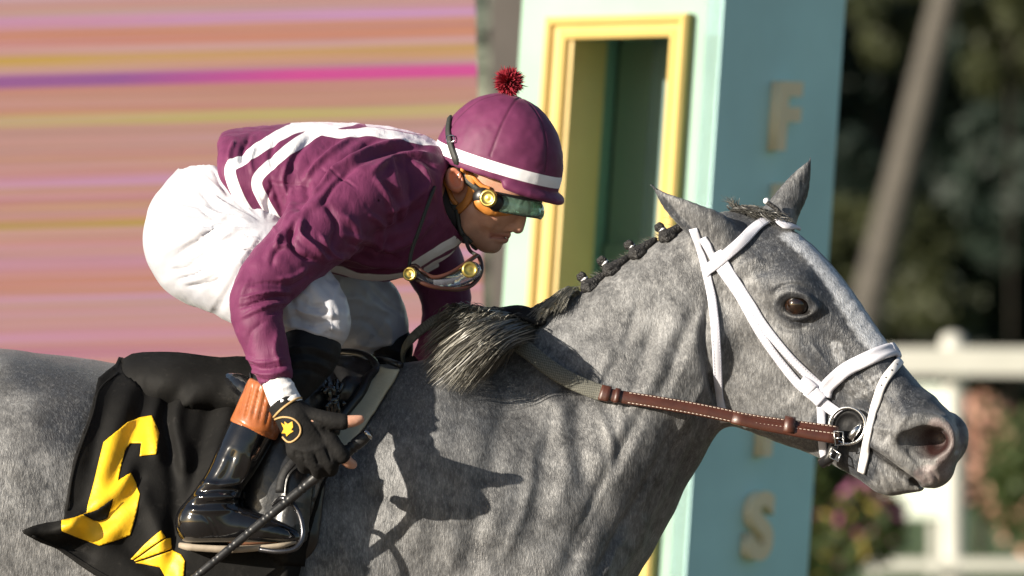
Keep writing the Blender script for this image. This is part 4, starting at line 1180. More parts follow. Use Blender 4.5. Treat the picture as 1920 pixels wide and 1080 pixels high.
m_und = mat('black_undershirt', (.012, .011, .013), .7, .2, 40, .2, 200)
U_ = Solid(); U_.chain([(805, 385, 0, 64), (832, 395, 0, 57), (846, 402, 0, 54)], k=.01); U_.add(ellip(W(912, 352, 0), (.074, .2, .080)), .004, 's')
uv_, uf_ = U_.mesh(axis((-.24, .003), (-.05,)), axis((-.1, .003), (.1,)), axis((1.75, .003), (1.94,))); mesh_obj('undershirt', uv_, uf_, m_und, jk)
# white knit cuff between sleeve and glove
m_knit = mat('white_knit', (.80, .79, .80), .75, .05, 60, .3, 260, .0012)
cf = Solid(); cf.chain([(508, 694, -.392, 21), (516, 712, -.395, 26), (530, 742, -.402, 29), (541, 764, -.406, 30)], k=.01)
CV, CF = cf.mesh(axis((-.50, .0024), (-.37,)), axis((-.45, .0024), (-.35,)), axis((1.42, .0024), (1.59,)))
CN = vnormals(CV, CF); CPx = toPX(CV)
CV = strokes(CV, CN, CPx, [([(500, 730), (530, 728), (558, 715)], 4, 2), ([(505, 745), (535, 745), (562, 732)], 3, -2), ([(520, 705), (528, 740), (524, 770)], 5, 1.5)])
mesh_obj('cuff', CV, CF, m_knit, jk)

# ---- breeches
Q = Solid()
Q.add(ellip(W(404, 436, 0), (.127, .185, .130)), .03)
Q.chain([(478, 352, 0, 94, 1.45), (434, 364, 0, 96, 1.5)], k=.05)
Q.chain([(398, 452, -.075, 124), (490, 512, -.16, 108), (560, 568, -.225, 84), (600, 602, -.262, 58), (596, 622, -.27, 52)], k=.04)
Q.chain([(408, 448, .085, 126), (550, 520, .15, 104), (655, 575, .215, 90), (700, 612, .25, 68), (700, 640, .255, 60)], k=.04)
Q.add(plane(W(588, 644, -.26), (-.16, 0, .98)), .008, 's') if False else None
QV, QF = Q.mesh(axis((-.70, .0034), (-.14,)), axis((-.36, .0038), (.36,)), axis((1.49, .0034), (1.92,)))
QN = vnormals(QV, QF); QP = toPX(QV)
fold = [([(322, 500), (380, 470), (440, 432)], 4, 4), ([(330, 515), (390, 486), (445, 455)], 4, -4), ([(325, 485), (385, 440), (430, 415)], 4, -3.5), ([(340, 460), (390, 425), (428, 402)], 4, 3),
        ([(320, 508), (352, 500), (400, 465)], 3, -4), ([(335, 524), (372, 512), (402, 484)], 3, -5), ([(350, 536), (392, 530), (415, 520)], 3, -4), ([(345, 528), (385, 518), (420, 500)], 4, 4),
        ([(370, 380), (400, 396), (440, 408), (480, 424)], 5, 5), ([(372, 395), (410, 412), (455, 425)], 4, -5), ([(385, 345), (410, 370), (440, 390)], 5, 4), ([(375, 355), (400, 385), (430, 400)], 4, -4), ([(400, 320), (415, 350), (432, 372)], 4, -3),
        ([(450, 440), (470, 450), (500, 452)], 4, 4), ([(440, 470), (470, 470), (490, 490)], 4, -4), ([(445, 490), (462, 505), (458, 530)], 4, 4), ([(470, 490), (480, 520), (465, 550)], 4, -3),
        ([(545, 575), (580, 590), (630, 592)], 4, 5), ([(540, 590), (580, 606), (632, 600)], 4, -5), ([(560, 560), (585, 575), (610, 570)], 4, -4), ([(535, 610), (570, 615), (600, 628)], 4, 4), ([(530, 600), (560, 598), (590, 612)], 4, -3),
        ([(560, 545), (580, 560), (572, 585)], 4, 3), ([(616, 555), (620, 600), (618, 640)], 3, 2.5), ([(530, 636), (590, 634), (648, 648)], 5, -6), ([(600, 625), (625, 615), (645, 625)], 4, 3),
        ([(640, 560), (670, 560), (700, 580)], 6, 4), ([(680, 540), (700, 570), (735, 590)], 6, 4), ([(690, 530), (720, 565), (760, 590)], 5, -4), ([(650, 600), (690, 605), (720, 640)], 7, -4), ([(640, 520), (625, 560), (640, 600)], 7, 4), ([(720, 600), (735, 620), (730, 650)], 6, 4), ([(660, 640), (700, 650), (740, 640)], 5, 4)]
QV = strokes(QV, QN, QP, fold, ncos=.3)
QN = vnormals(QV, QF)
# pull lines that fan out from the crease of the hip, and shorter ones round each knee
def fan(cx, cy, fr, seed, rmax):
    P = toPX(QV); dx, dy = P[:, 0] - cx, P[:, 1] - cy; th = np.arctan2(dy, dx); r = np.hypot(dx, dy)
    w = vnoise(np.stack([th * fr + .6 * vnoise(QV, 9), r * .006, np.full(len(r), seed)], 1), 1.0)
    w = np.sign(w) * np.abs(w) ** .8
    return w * np.clip((r - 12) / 50, 0, 1) * np.clip((rmax - r) / (rmax * .5), 0, 1)
nearq = np.clip(-QN[:, 1] * 2 + .4, 0, 1)
QV = QV + QN * ((.0085 * fan(500, 425, 7.5, 3.3, 260) + .0034 * fan(500, 425, 17, 8.3, 230)) * nearq + .0034 * fan(655, 640, 6.5, 5.5, 150) + .0010 * vnoise(QV, 40))[:, None]
m_brch, nt, b = node_mat('white_nylon'); t = NT(nt); co = t.coord()
t.set(b, 'Base Color', t.ramp(t.noise(co, 14, 3), .3, .7, (.44, .45, .50), (.52, .52, .56))); t.set(b, 'Roughness', .38); t.set(b, 'Sheen Weight', .1)
crk = t.noise(t.mapping(co, (1.2, 1, .7), (0, math.radians(35), 0)), 46, 4, .62, .8)
t.set(b, 'Normal', t.bump(crk, .30, .004))
mesh_obj('breeches', QV, QF, m_brch, jk)

# ---- leg guards and boots
m_black = mat('black_cloth', (.008, .008, .009), .6, .3, 40, .3, 130, .002, spec=.25)
m_pat, nt, b = node_mat('patent_leather'); t = NT(nt); co = t.coord()
t.set(b, 'Base Color', (.006, .006, .007, 1)); t.set(b, 'Roughness', .12); t.set(b, 'Coat Weight', .8); t.set(b, 'Coat Roughness', .04); t.set(b, 'Normal', t.bump(t.noise(co, 26, 3), .12, .004))
m_tan = mat('tan_leather', (.33, .10, .030), .32, .25, 26, .2, 120, .0015, coat=.35)
m_sole = mat('boot_sole', (.30, .25, .19), .7, .2, 40, .2, 150)
def boot(sd):
    o_ = 0 if sd < 0 else 1
    f = (lambda x, y, d: (x, y, d)) if sd < 0 else (lambda x, y, d: (x + 135, y, -d - .02))
    g = Solid(); g.chain([f(x, y, d) + (r,) for x, y, d, r in [(600, 632, -.266, 26), (584, 652, -.272, 56), (566, 680, -.282, 55), (535, 722, -.298, 47), (505, 758, -.312, 42)]], k=.01)
    bx = .135 if sd > 0 else 0
    dy = (-.40, -.20) if sd < 0 else (.12, .42)
    gv, gf = g.mesh(axis((-.56 + bx, .0034), (-.28 + bx,)), axis((dy[0], .0034), (dy[1],)), axis((1.42, .0034), (1.70,)))
    gn = vnormals(gv, gf); gp_ = toPX(gv) - np.array((135.0 if sd > 0 else 0, 0))
    gv = strokes(gv, gn, gp_, [([(535, 655), (580, 650), (630, 668)], 4, 3), ([(535, 668), (580, 664), (635, 684)], 4, -3), ([(540, 680), (585, 678), (630, 700)], 4, 3), ([(540, 694), (580, 694), (620, 714)], 4, -3), ([(560, 640), (580, 700), (560, 740)], 6, 2)])
    mesh_obj('leg_guard', gv, gf, m_black, jk)
    g = Solid(); g.chain([f(x, y, d) + (r,) for x, y, d, r in [(500, 738, -.312, 43), (482, 790, -.322, 47), (474, 806, -.325, 47)]], k=.01)
    g.add(plane(W(*f(474, 808, -.32)), (.40, 0, .92)), .004, 's'); g.add(plane(W(*f(503, 722, -.31)), (-.40, 0, -.92)), .004, 's')
    gv, gf = g.mesh(axis((-.56 + bx, .0028), (-.38 + bx,)), axis((dy[0], .003), (dy[1],)), axis((1.37, .0028), (1.58,)))
    gn = vnormals(gv, gf); gp_ = toPX(gv) - np.array((135.0 if sd > 0 else 0, 0))
    gv = strokes(gv, gn, gp_, [([(462 + i * 13, 712 + i * 4), (446 + i * 13, 778 + i * 5)], 2.2, -3.2) for i in range(6)] + [([(432, 783), (470, 806), (516, 818)], 3, -2.5)])
    cuff_ = mesh_obj('boot_top', gv, gf, m_tan, jk)
    g = Solid()
    g.chain([f(x, y, d) + (r,) for x, y, d, r in [(478, 796, -.322, 44), (450, 850, -.334, 43), (420, 905, -.342, 38), (398, 940, -.346, 40), (378, 975, -.346, 42)]], k=.012)
    g.chain([f(x, y, d) + (r, .85) for x, y, d, r in [(374, 984, -.346, 42), (425, 986, -.346, 42), (480, 994, -.348, 33), (525, 1003, -.35, 24), (548, 1008, -.35, 17)]], k=.02)
    g.add(plane(W(*f(430, 1016, -.34)), (-.02, 0, 1)), .006, 's') if False else None
    g.add(plane(W(*f(440, 1016, -.34)), (.0, 0, 1)), .005, 's')
    gv, gf = g.mesh(axis((-.66 + bx, .0030), (-.36 + bx,)), axis((dy[0] - .02, .0032), (dy[1],)), axis((1.20, .0030), (1.50,)))
    gn = vnormals(gv, gf); gp_ = toPX(gv) - np.array((135.0 if sd > 0 else 0, 0))
    gv = strokes(gv, gn, gp_, [([(376, 905), (410, 908), (450, 905)], 4.5, 4), ([(368, 922), (405, 918), (452, 920)], 4, -5), ([(362, 934), (400, 932), (455, 930)], 5, 5), ([(356, 948), (398, 944), (450, 944)], 4, -4), ([(350, 956), (390, 958), (440, 956)], 4, 3),
        ([(440, 840), (425, 885), (400, 915)], 8, -4), ([(470, 850), (460, 890), (440, 910)], 6, 3), ([(375, 962), (392, 980), (405, 1012)], 2, -1.5), ([(385, 962), (402, 980), (414, 1012)], 2, -1.5)])
    mesh_obj('boot', gv, gf, m_pat, jk)
    # sole following the foot
    P = [W(*f(x, y, d)) for x, y, d in [(336, 1018, -.346), (380, 1021, -.346), (440, 1023, -.347), (500, 1020, -.349), (556, 1014, -.35)]]
    P = cat([tuple(p) for p in P], 5)
    sweep('sole', P, np.tile((0, 0, 1.0), (len(P), 1)), [(-.036, -.012), (.036, -.012), (.040, .0), (-.040, .0)], m_sole, jk, widths=np.interp(np.linspace(0, 1, len(P)), [0, .08, .5, .9, 1], [.6, .9, 1.0, .75, .35]))
boot(-1); boot(1)

# ---- glove on the near hand, finger ends bare
m_glv = mat('black_glove', (.010, .0095, .0095), .78, .3, 50, .45, 180, .002, spec=.2)
G = Solid(); G.chain([(531, 756, -.404, 30), (548, 778, -.408, 31)], k=.012)
hand(G, HANDN, 3.0, (.50, .90, .92, .92, .58)); G.chain([(506, 712, -.395, 40), (513, 728, -.398, 40)], k=.003, op='s')
G.add(plane(W(534, 757, -.404), (.60, 0, -.80)), .003, 's') if False else None
GV, GF = G.mesh(axis((-.48, .0022), (-.28,)), axis((-.46, .0022), (-.34,)), axis((1.32, .0022), (1.53,)))
GN = vnormals(GV, GF); GP = toPX(GV)
GV = strokes(GV, GN, GP, [([(552, 846), (556, 856)], 3, -2), ([(566, 848), (572, 868)], 3, -3), ([(590, 850), (598, 872)], 3, -3), ([(612, 840), (622, 866)], 3, -3), ([(570, 770), (592, 800), (608, 825)], 3, -1.6), ([(578, 785), (600, 795), (616, 808)], 4, -2.5),
                          ([(545, 838), (575, 846), (610, 836)], 4, 2)])
mesh_obj('glove', GV, GF, m_glv, jk)
G2 = Solid(); hand(G2, HANDF, 3.2, (.60, .92, .95, .95, .66)); 
GV2, GF2 = G2.mesh(axis((-.25, .004), (-.03,)), axis((.14, .004), (.32,)), axis((1.38, .004), (1.62,)))
mesh_obj('glove', GV2, GF2, m_glv, jk)
GB = Caster().add(GV, GF)
def onto(cst, lift):
    def f(px, py):
        h = cst.hit(px, py)
        if h is None:
            h = cst.near(W(px, py, -.42))
        return h[0] + h[1].normalized() * (lift if h[1].y < .2 else -lift)
    return f
m_pipe = mat('tan_piping', (.45, .29, .12), .6, .1, 60, .2, 200)
m_gold = mat('gold_thread', (.72, .40, .03), .5, .1, 80, .3, 260)
P_, N_ = on(GB, [(513, 786), (520, 800), (528, 815), (540, 829), (552, 826), (563, 814), (563, 800), (556, 790), (546, 784), (530, 782), (516, 786)], .001, 4)
sweep('patch_piping', P_, N_, circ(.0019, 6), m_pipe, jk)
P_, N_ = on(GB, [(514, 782), (525, 770), (540, 758), (556, 748), (566, 746)], .001, 4)
sweep('glove_binding', P_, N_, circ(.0022, 6), m_pipe, jk)
patch('glove_badge', [(528, 792), (535, 797), (534, 790), (540, 795), (548, 790), (550, 800), (546, 806), (551, 808), (543, 813), (538, 818), (536, 812), (529, 812), (533, 804)], 3, onto(GB, .0014), m_gold, jk)

# ---- helmet with silk cover
CU = Vector((.30, 0, .954)); CFw = Vector((.954, 0, -.30))           # cap up / cap forward in the head's midplane
yaw = Matrix.Rotation(-KT_, 3, 'Z')
CUw, CFy = yaw @ CU, yaw @ CFw
CLt = Vector(LK)
CC = K(938, 312)
cap = Solid()
ax = [tuple(CFy), tuple(CLt), tuple(CUw)]
cap.add(ellip(CC, (.120, .099, .130), ax), .01)
cap.add(ellip(CC + CFy * -.02, (.104, .092, .126), ax), .03)
cut = CC - CUw * .018
cap.add(plane(cut, tuple(CUw)), .004, 's')
# peak
for w_ in np.linspace(-1, 1, 9):
    pass
pk_seg = []
prev = None
for a_ in np.linspace(-1.15, 1.15, 13):
    p = cut + CFy * (.116 * math.cos(a_ * .95) + .014 * math.cos(a_ * 1.3)) + CLt * (.092 * math.sin(a_ * 1.1)) + CUw * (-.001 - .010 * max(0, math.cos(a_)))
    if prev is not None: pk_seg.append(seg(prev, p, .0065, .0065))
    prev = p
cap.add(pk_seg, .010)
for q_ in (.35, .7):
    ps_ = []
    prev = None
    for a_ in np.linspace(-1.15, 1.15, 13):
        p = cut + (CFy * (.116 * math.cos(a_ * .95) + .014 * math.cos(a_ * 1.3)) + CLt * (.092 * math.sin(a_ * 1.1))) * (1 - .12 * q_) + CUw * (.004 * q_ - .010 * max(0, math.cos(a_)))
        if prev is not None: ps_.append(seg(prev, p, .0065, .0065))
        prev = p
    cap.add(ps_, .006)
KV, KF = cap.mesh(axis((-.155, .0022), (.125,)), axis((-.155, .0024), (.13,)), axis((1.83, .0022), (2.09,)))
KN = vnormals(KV, KF)
rel = KV - np.array(CC); hu = rel @ np.array(CUw); ff = rel @ np.array(CFy); ll = rel @ CLt
ang = np.arctan2(ll, ff)
seamd = np.abs(((ang + 10 * math.pi - .42) % (math.pi / 3)) - math.pi / 6)      # six gores
seam = np.exp(-((math.pi / 6 - seamd) * np.hypot(ff, ll) / .0022) ** 2) * (hu > .02)
KV = KV - KN * (seam * .0012)[:, None] + KN * (.0010 * vnoise(KV, 30) + .0006 * vnoise(KV, 80))[:, None]
m_cap, nt, b = node_mat('maroon_cap_silk'); t = NT(nt); co = t.coord()
mar = t.ramp(t.noise(co, 26, 3), .3, .7, (.105, .021, .062), (.145, .031, .086))
col = t.mix(t.ramp(t.attr('band'), .0004, -.0004), mar, (.80, .80, .83)); col = t.mix(t.math('MULTIPLY', t.attr('seam'), .5), col, (.04, .008, .02))
t.set(b, 'Base Color', col); t.set(b, 'Roughness', .55); t.set(b, 'Specular IOR Level', .25); t.set(b, 'Sheen Weight', .18); t.set(b, 'Sheen Roughness', .3); t.set(b, 'Sheen Tint', (.9, .45, .6, 1))
t.set(b, 'Normal', t.bump(t.math('ADD', t.noise(co, 700, 2), t.noise(co, 60, 3)), .15, .0012))
helmet = mesh_obj('helmet', KV, KF, m_cap, jk)
attr(helmet, 'band', np.abs(hu - .004) - .0105); attr(helmet, 'seam', seam)
KB = Caster().add(KV, KF)
# pompom of wool strands
m_pom = mat('red_wool', (.30, .012, .030), .9, .4, 120, 0)
pc = Vector(W(954, 154, -.02))
r_ = np.random.default_rng(5); n_ = 1500
d_ = r_.normal(size=(n_, 3)); d_ /= np.linalg.norm(d_, axis=1, keepdims=True)
sd_ = np.cross(d_, r_.normal(size=(n_, 3))); sd_ /= np.linalg.norm(sd_, axis=1, keepdims=True)
L_ = .0275 * r_.uniform(.82, 1.06, n_)[:, None]; o_ = np.array(pc)
bend = r_.normal(size=(n_, 3)) * .004
V_ = np.stack([o_ + d_ * .005 - sd_ * .0009, o_ + d_ * .005 + sd_ * .0009, o_ + d_ * L_ * .7 + sd_ * .0016 + bend * .5, o_ + d_ * L_ + bend, o_ + d_ * L_ * .7 - sd_ * .0016 + bend * .5], 1).reshape(-1, 3)
pom = mesh_obj('pompom', V_, np.arange(5 * n_).reshape(n_, 5), m_pom, helmet)

# leather harness, straps, goggles
FB = Caster().add(BV, BF).add(KV, KF)
m_orl = mat('orange_leather', (.50, .19, .035), .5, .2, 40, .25, 150, .0015)
m_strp = mat('black_webbing', (.022, .024, .020), .6, .2, 60, .4, 400, .0012)
def wrap(name, path, w, th, m, cst=FB, lift=.001, n=5, prof=None):
    P, Nn = on(cst, path, lift, n, 3)
    return sweep(name, P, Nn, prof or strip(w, th), m, jk)
wrap('harness', [(836, 306), (834, 326), (838, 350), (847, 372), (858, 384)], .009, .004, m_orl)
wrap('harness', [(880, 326), (886, 348), (882, 368), (872, 384), (860, 394)], .016, .005, m_orl)
wrap('harness', [(868, 316), (888, 332), (902, 347), (920, 354)], .008, .005, m_orl)
wrap('chin_strap', [(852, 384), (850, 402), (853, 425), (862, 442), (876, 454), (892, 462)], .013, .005, m_strp, lift=.002)
wrap('chin_strap', [(858, 392), (862, 415), (868, 435), (884, 452)], .010, .006, m_strp, lift=.002)
wrap('goggle_strap', [(846, 222), (842, 245), (846, 270), (856, 300), (866, 325), (880, 342), (897, 355), (908, 366)], .012, .004, m_strp, lift=.0025)
m_steel = mat('steel', (.55, .55, .55), .25, .1, 30, 0, metallic=1.0)
for (x, y) in ((848, 262), (868, 327)):
    P_, N_ = on(FB, [(x - 6, y - 5), (x + 6, y - 6), (x + 7, y + 5), (x - 5, y + 6), (x - 6, y - 5)], .006, 2, 0)
    sweep('strap_buckle', P_, N_, circ(.0012, 6), m_steel, jk)
# goggles: padded rim, side housing, gold vent, tinted lens
m_lens, nt, b = node_mat('green_lens'); t = NT(nt)
t.set(b, 'Base Color', (.44, .70, .57, 1)); t.set(b, 'Roughness', .03); t.set(b, 'Transmission Weight', .8); t.set(b, 'IOR', 1.2); t.set(b, 'Coat Weight', 1.0)
t.set(b, 'Normal', t.bump(t.noise(t.coord(), 45, 2, .5, 1.0), .5, .006))
m_brass = mat('brass', (.62, .47, .13), .32, .15, 60, .15, 200, metallic=.85)
m_hous = mat('black_rubber', (.012, .012, .013), .35, .3, 40, .1, 100)
def solid_part(name, chains, m, lo, hi, vox, parent=jk, k=.008):
    S = Solid()
    for c in chains: kch(S, c, k)
    v, f = S.mesh(axis((lo[0], vox), (hi[0],)), axis((lo[1], vox), (hi[1],)), axis((lo[2], vox), (hi[2],)))
    return mesh_obj(name, v, f, m, parent)
bx0, bx1 = (-.09, -.15, 1.80), (.09, .13, 1.92)
for sd_ in (1, -1):
    S_ = Solid(); kch(S_, [(928, 380, 67 * sd_, 18), (942, 389, 61 * sd_, 17), (960, 396, 50 * sd_, 10), (974, 397, 34 * sd_, 7)], .008, both=False)
    v_, f_ = S_.mesh(axis((-.09, .0024), (.09,)), axis((-.15, .0024), (.13,)), axis((1.80, .0024), (1.92,))); mesh_obj('goggle_pad', v_, f_, m_orl, jk)
lp_ = [(948, 378, 70), (966, 382, 64), (986, 387, 48), (1004, 391, 26), (1012, 393, 0), (1004, 394, -26), (986, 390, -48), (966, 385, -64)]
lq_ = cat([tuple(K(*q)) for q in lp_], 5); lc_ = np.array(K(930, 385)); ln_ = lq_ - lc_; ln_[:, 2] = 0; ln_ /= np.linalg.norm(ln_, axis=1, keepdims=True); ln_[:, 2] = .12
sweep('goggle_lens', lq_, ln_, [(-.0165, -.002), (.0165, -.002), (.018, .0), (.013, .0046), (.005, .0072), (-.005, .0072), (-.013, .0046), (-.018, .0)], m_lens, jk, widths=np.interp(np.linspace(0, 1, len(lq_)), [0, .15, .5, .85, 1], [.8, 1, .86, 1, .8]))
for sd_ in (1, -1):
    S_ = Solid(); kch(S_, [(930, 371, 74 * sd_, 19, .6), (952, 380, 70 * sd_, 18, .6)], .008, both=False)
    v_, f_ = S_.mesh(axis((-.09, .0024), (.09,)), axis((-.15, .0024), (.13,)), axis((1.80, .0024), (1.92,))); mesh_obj('goggle_housing', v_, f_, m_hous, jk)
solid_part('goggle_bridge', [[(985, 366, 30, 8), (1000, 370, 0, 8)]], m_hous, bx0, bx1, .0024)
sweep('goggle_rim', lq_ + np.array((0, 0, .0160)), ln_, circ(.0034, 8), m_hous, jk); sweep('goggle_rim', lq_ - np.array((0, 0, .0160)), ln_, circ(.0016, 6), m_hous, jk)
def disc(name, c, nrm, r, h, m, parent=jk, n=28):
    nrm = Vector(nrm).normalized(); a = nrm.orthogonal().normalized(); b2 = nrm.cross(a)
    V = []; F = []
    prof = [(r, 0), (r, h * .7), (r * .88, h), (r * .72, h), (r * .68, h * .8), (r * .3, h * .85), (.0001, h * .95)]
    for rr, hh in prof:
        for i in range(n): V.append(Vector(c) + nrm * hh + (a * math.cos(2 * math.pi * i / n) + b2 * math.sin(2 * math.pi * i / n)) * rr)
    for q in range(len(prof) - 1):
        for i in range(n): F.append((q * n + i, q * n + (i + 1) % n, (q + 1) * n + (i + 1) % n, (q + 1) * n + i))
    return mesh_obj(name, np.array([list(v) for v in V]), F, m, parent)
disc('goggle_vent', KI(917, 373, 84), tuple(LK + np.array((.1, 0, .05))), .0165, .009, m_brass)
# ================================================================== saddle, cloth, bridle, whip, mane
# ---- saddle (pad, seat, flap, roll)
sdl = empty('saddle'); tag(sdl, 'small black racing saddle with a cream pad under the jockey', 'saddle')
m_slea = mat('black_saddle_leather', (.013, .013, .014), .34, .3, 30, .25, 90, .003, coat=.25)
m_crm = mat('cream_pad', (.46, .44, .34), .75, .12, 30, .35, 160, .002)
S_ = Solid()
S_.chain([(268, 716, 0, 42, 3.2), (330, 724, 0, 50, 3.4), (430, 732, 0, 46, 3.6), (560, 738, 0, 50, 3.6), (680, 735, 0, 46, 3.2)], k=.03)
S_.chain([(452, 722, 0, 30, 3.4), (560, 728, 0, 26, 3.6), (650, 714, 0, 32, 2.4), (690, 712, 0, 24, 2.0)], k=.03)
for sd in (-1, 1): S_.chain([(520, 800, .20 * sd, 50, .5), (540, 880, .262 * sd, 70, .35), (540, 1000, .29 * sd, 60, .3)], k=.04)
SV, SF = S_.mesh(axis((-.80, .006), (-.20,)), axis((-.36, .005), (.36,)), axis((1.15, .006), (1.60,)))
SN = vnormals(SV, SF)
mesh_obj('seat', SV, SF, m_slea, sdl)
SB = Caster().add(HV, HF).add(SV, SF)
def deep(cst, lift, extra=None, back=.0):
    def f(px, py):
        h = cst.hit(px, py)
        if h is None or h[0].y > back + .25: p = Vector(W(px, py, back)); 
        else:
            n = h[1] if h[1].y < 0 else -h[1]
            p = h[0] + n * lift
        if extra: p = p + Vector((0, -1, .1)) * extra(px, py)
        return p
    return f
def ridge(lst):
    L = [(cat(pl, 4) if len(pl) > 2 else np.array(pl, dtype=float), w, h * .001) for pl, w, h in lst]
    def f(px, py):
        s = 0.0; P = np.array((px, py), dtype=float)
        for pl, w, h in L:
            a = pl[:-1]; ba = pl[1:] - a; t = np.clip(((P - a) * ba).sum(1) / ((ba * ba).sum(1) + 1e-9), 0, 1)
            d = np.sqrt((((P - a) - ba * t[:, None]) ** 2).sum(1).min())
            s += h * math.exp(-(d / w) ** 2)
        return s
    return f
def smooth_patch(o, it=2, keep=None):
    me = o.data; n = len(me.vertices); V = np.empty(n * 3); me.vertices.foreach_get('co', V); V = V.reshape(-1, 3)
    E = np.empty(len(me.edges) * 2, dtype=np.int32); me.edges.foreach_get('vertices', E); E = E.reshape(-1, 2)
    for _ in range(it):
        S = np.zeros_like(V); c = np.bincount(E.ravel(), minlength=n)
        for x in range(3): S[:, x] = np.bincount(E[:, 0], V[E[:, 1], x], n) + np.bincount(E[:, 1], V[E[:, 0], x], n)
        y = S / np.maximum(c, 1)[:, None]
        V[:, 1] = V[:, 1] * .4 + y[:, 1] * .6        # only the depth is smoothed: the outline stays
    me.vertices.foreach_set('co', V.ravel()); me.update()
    return V, [tuple(p.vertices) for p in me.polygons]

# ---- number cloth
m_twl, nt, b = node_mat('black_number_cloth'); t = NT(nt); co = t.coord()
c_ = t.ramp(t.noise(co, 9, 4, .6), .35, .7, (.0045, .0043, .0042), (.009, .0086, .0082))
dust = t.ramp(t.noise(co, 34, 5, .7), .60, .78)
c_ = t.mix(t.math('MULTIPLY', dust, .08), c_, (.28, .26, .24))
t.set(b, 'Base Color', c_); t.set(b, 'Roughness', .72); t.set(b, 'Specular IOR Level', .16); t.set(b, 'Normal', t.bump(t.math('ADD', t.noise(co, 26, 3), t.math('MULTIPLY', t.noise(co, 420, 2), .15)), .4, .005))
fold = ridge([([(470, 690), (330, 740), (305, 800), (320, 860), (330, 960), (320, 1080)], 13, -14), ([(440, 700), (350, 748), (330, 800), (345, 880)], 13, 15), ([(300, 762), (288, 800), (296, 860)], 10, 12),
              ([(240, 740), (215, 820), (185, 940)], 16, 8), ([(275, 720), (262, 780), (215, 900)], 12, -8), ([(205, 730), (165, 880)], 10, -6), ([(400, 760), (375, 850), (350, 960)], 14, -10), ([(430, 780), (400, 880), (370, 990)], 12, 10),
              ([(350, 745), (370, 760), (400, 748), (440, 750)], 10, 9), ([(244, 890), (230, 915), (200, 945), (150, 972)], 11, 13), ([(255, 900), (240, 960), (180, 1000)], 14, -10), ([(250, 950), (200, 1000), (120, 985)], 16, 14),
              ([(270, 930), (300, 1000), (330, 1080)], 14, 9), ([(230, 1020), (280, 1060), (320, 1100)], 13, -8), ([(45, 1000), (100, 1000), (140, 990)], 16, 32), ([(70, 1020), (120, 1020), (170, 1040)], 10, -10),
              ([(560, 900), (545, 1000), (530, 1100)], 10, 10), ([(580, 900), (570, 1000), (560, 1100)], 8, -8), ([(250, 690), (330, 700), (420, 700)], 10, 4)])
def sil(px):
    lo, hi = 560.0, 800.0
    for _ in range(20):
        m_ = (lo + hi) / 2
        if SB.hit(px, m_) is None: lo = m_
        else: hi = m_
    return hi
top_x = list(range(222, 606, 16)); top_y = np.array([sil(x) for x in top_x]) + 1.5
cloth_poly = [(214, max(697, top_y[0] + 4))] + [(float(x), float(y)) for x, y in zip(top_x, top_y)] + [(632, 760), (608, 880), (582, 985), (560, 1080), (548, 1230), (420, 1190), (260, 1118), (180, 1078), (106, 1031), (49, 1004), (45, 998), (66, 987), (88, 980), (118, 976),
              (118, 958), (134, 868), (150, 820), (167, 775), (180, 722)]
def cl_extra(px, py):
    e = fold(px, py)
    top = min(1.0, max(0.0, (py - 690) / 60))
    return max(-.017, 1.35 * e) * (.25 + .75 * top) + .010 * top
cloth = patch('saddle_cloth', cloth_poly, 6.0, deep(SB, .016, cl_extra), m_twl)
TV, TF = smooth_patch(cloth, 4)
tag(cloth, 'black number cloth with a yellow number six draped behind the saddle', 'saddle cloth')
def far_place(px, py):
    p = deep(SB, .010)(px, py); return Vector((p.x, abs(p.y) if p.y < -.0005 else .001, p.z - .030))
far = patch('cloth_flap', [(216, 697)] + [(float(x), float(y) + 2) for x, y in zip(top_x, top_y)] + [(632, 760), (608, 1100), (260, 1100), (130, 900), (167, 775), (180, 722)], 12, far_place, m_twl, cloth)
md = cloth.modifiers.new('thickness', 'SOLIDIFY'); md.thickness = .003; md.offset = -1
TB = Caster(); TB.t.append(BVHTree.FromPolygons(TV.tolist(), TF))
m_yelc = mat('yellow_applique', (.80, .47, .012), .5, .10, 30, .3, 120, .002)
def onc(lift):
    def f(px, py):
        h = TB.hit(px, py)
        if h is None: h = TB.near(W(px, py, -.30))
        n = h[1] if h[1].y < 0 else -h[1]
        return h[0] + n * lift
    return f
patch('numeral', [(285, 780), (262, 784), (238, 792), (195, 830), (178, 900), (162, 962), (140, 972), (116, 977), (116, 994), (150, 1008), (187, 1023), (244, 1003), (256, 960), (263, 927), (254, 906), (244, 887), (222, 903), (228, 870), (234, 844), (244, 832), (265, 832), (262, 856), (293, 852), (297, 813)], 3, onc(.0022), m_yelc, cloth, .001)
patch('cloth_fold', [(153, 967), (180, 955), (211, 934), (205, 955), (200, 974), (179, 978)], 4, onc(.0050), m_twl, cloth, .001)
patch('emblem', [(245, 1049), (270, 1022), (301, 995), (309, 1008), (280, 1028), (250, 1050)], 3, onc(.0022), m_yelc, cloth, .001)
patch('emblem', [(251, 1052), (282, 1030), (310, 1010), (319, 1009), (321, 1029), (290, 1040), (254, 1053)], 3, onc(.0022), m_yelc, cloth, .001)
patch('emblem', [(254, 1056), (292, 1043), (322, 1032), (340, 1040), (347, 1052), (344, 1085), (340, 1120), (318, 1120), (312, 1085), (300, 1063)], 3, onc(.0022), m_yelc, cloth, .001)
# hem stitching line along the edge
P_, N_ = on(TB, [(222, 700), (186, 730), (174, 778), (140, 872), (126, 958)], .0012, 5); sweep('hem', P_, N_, strip(.004, .0016), m_twl, cloth)
P_, N_ = on(TB, [(60, 1004), (110, 1026), (184, 1072), (262, 1112)], .0012, 5); sweep('hem', P_, N_, strip(.004, .0016), m_twl, cloth)

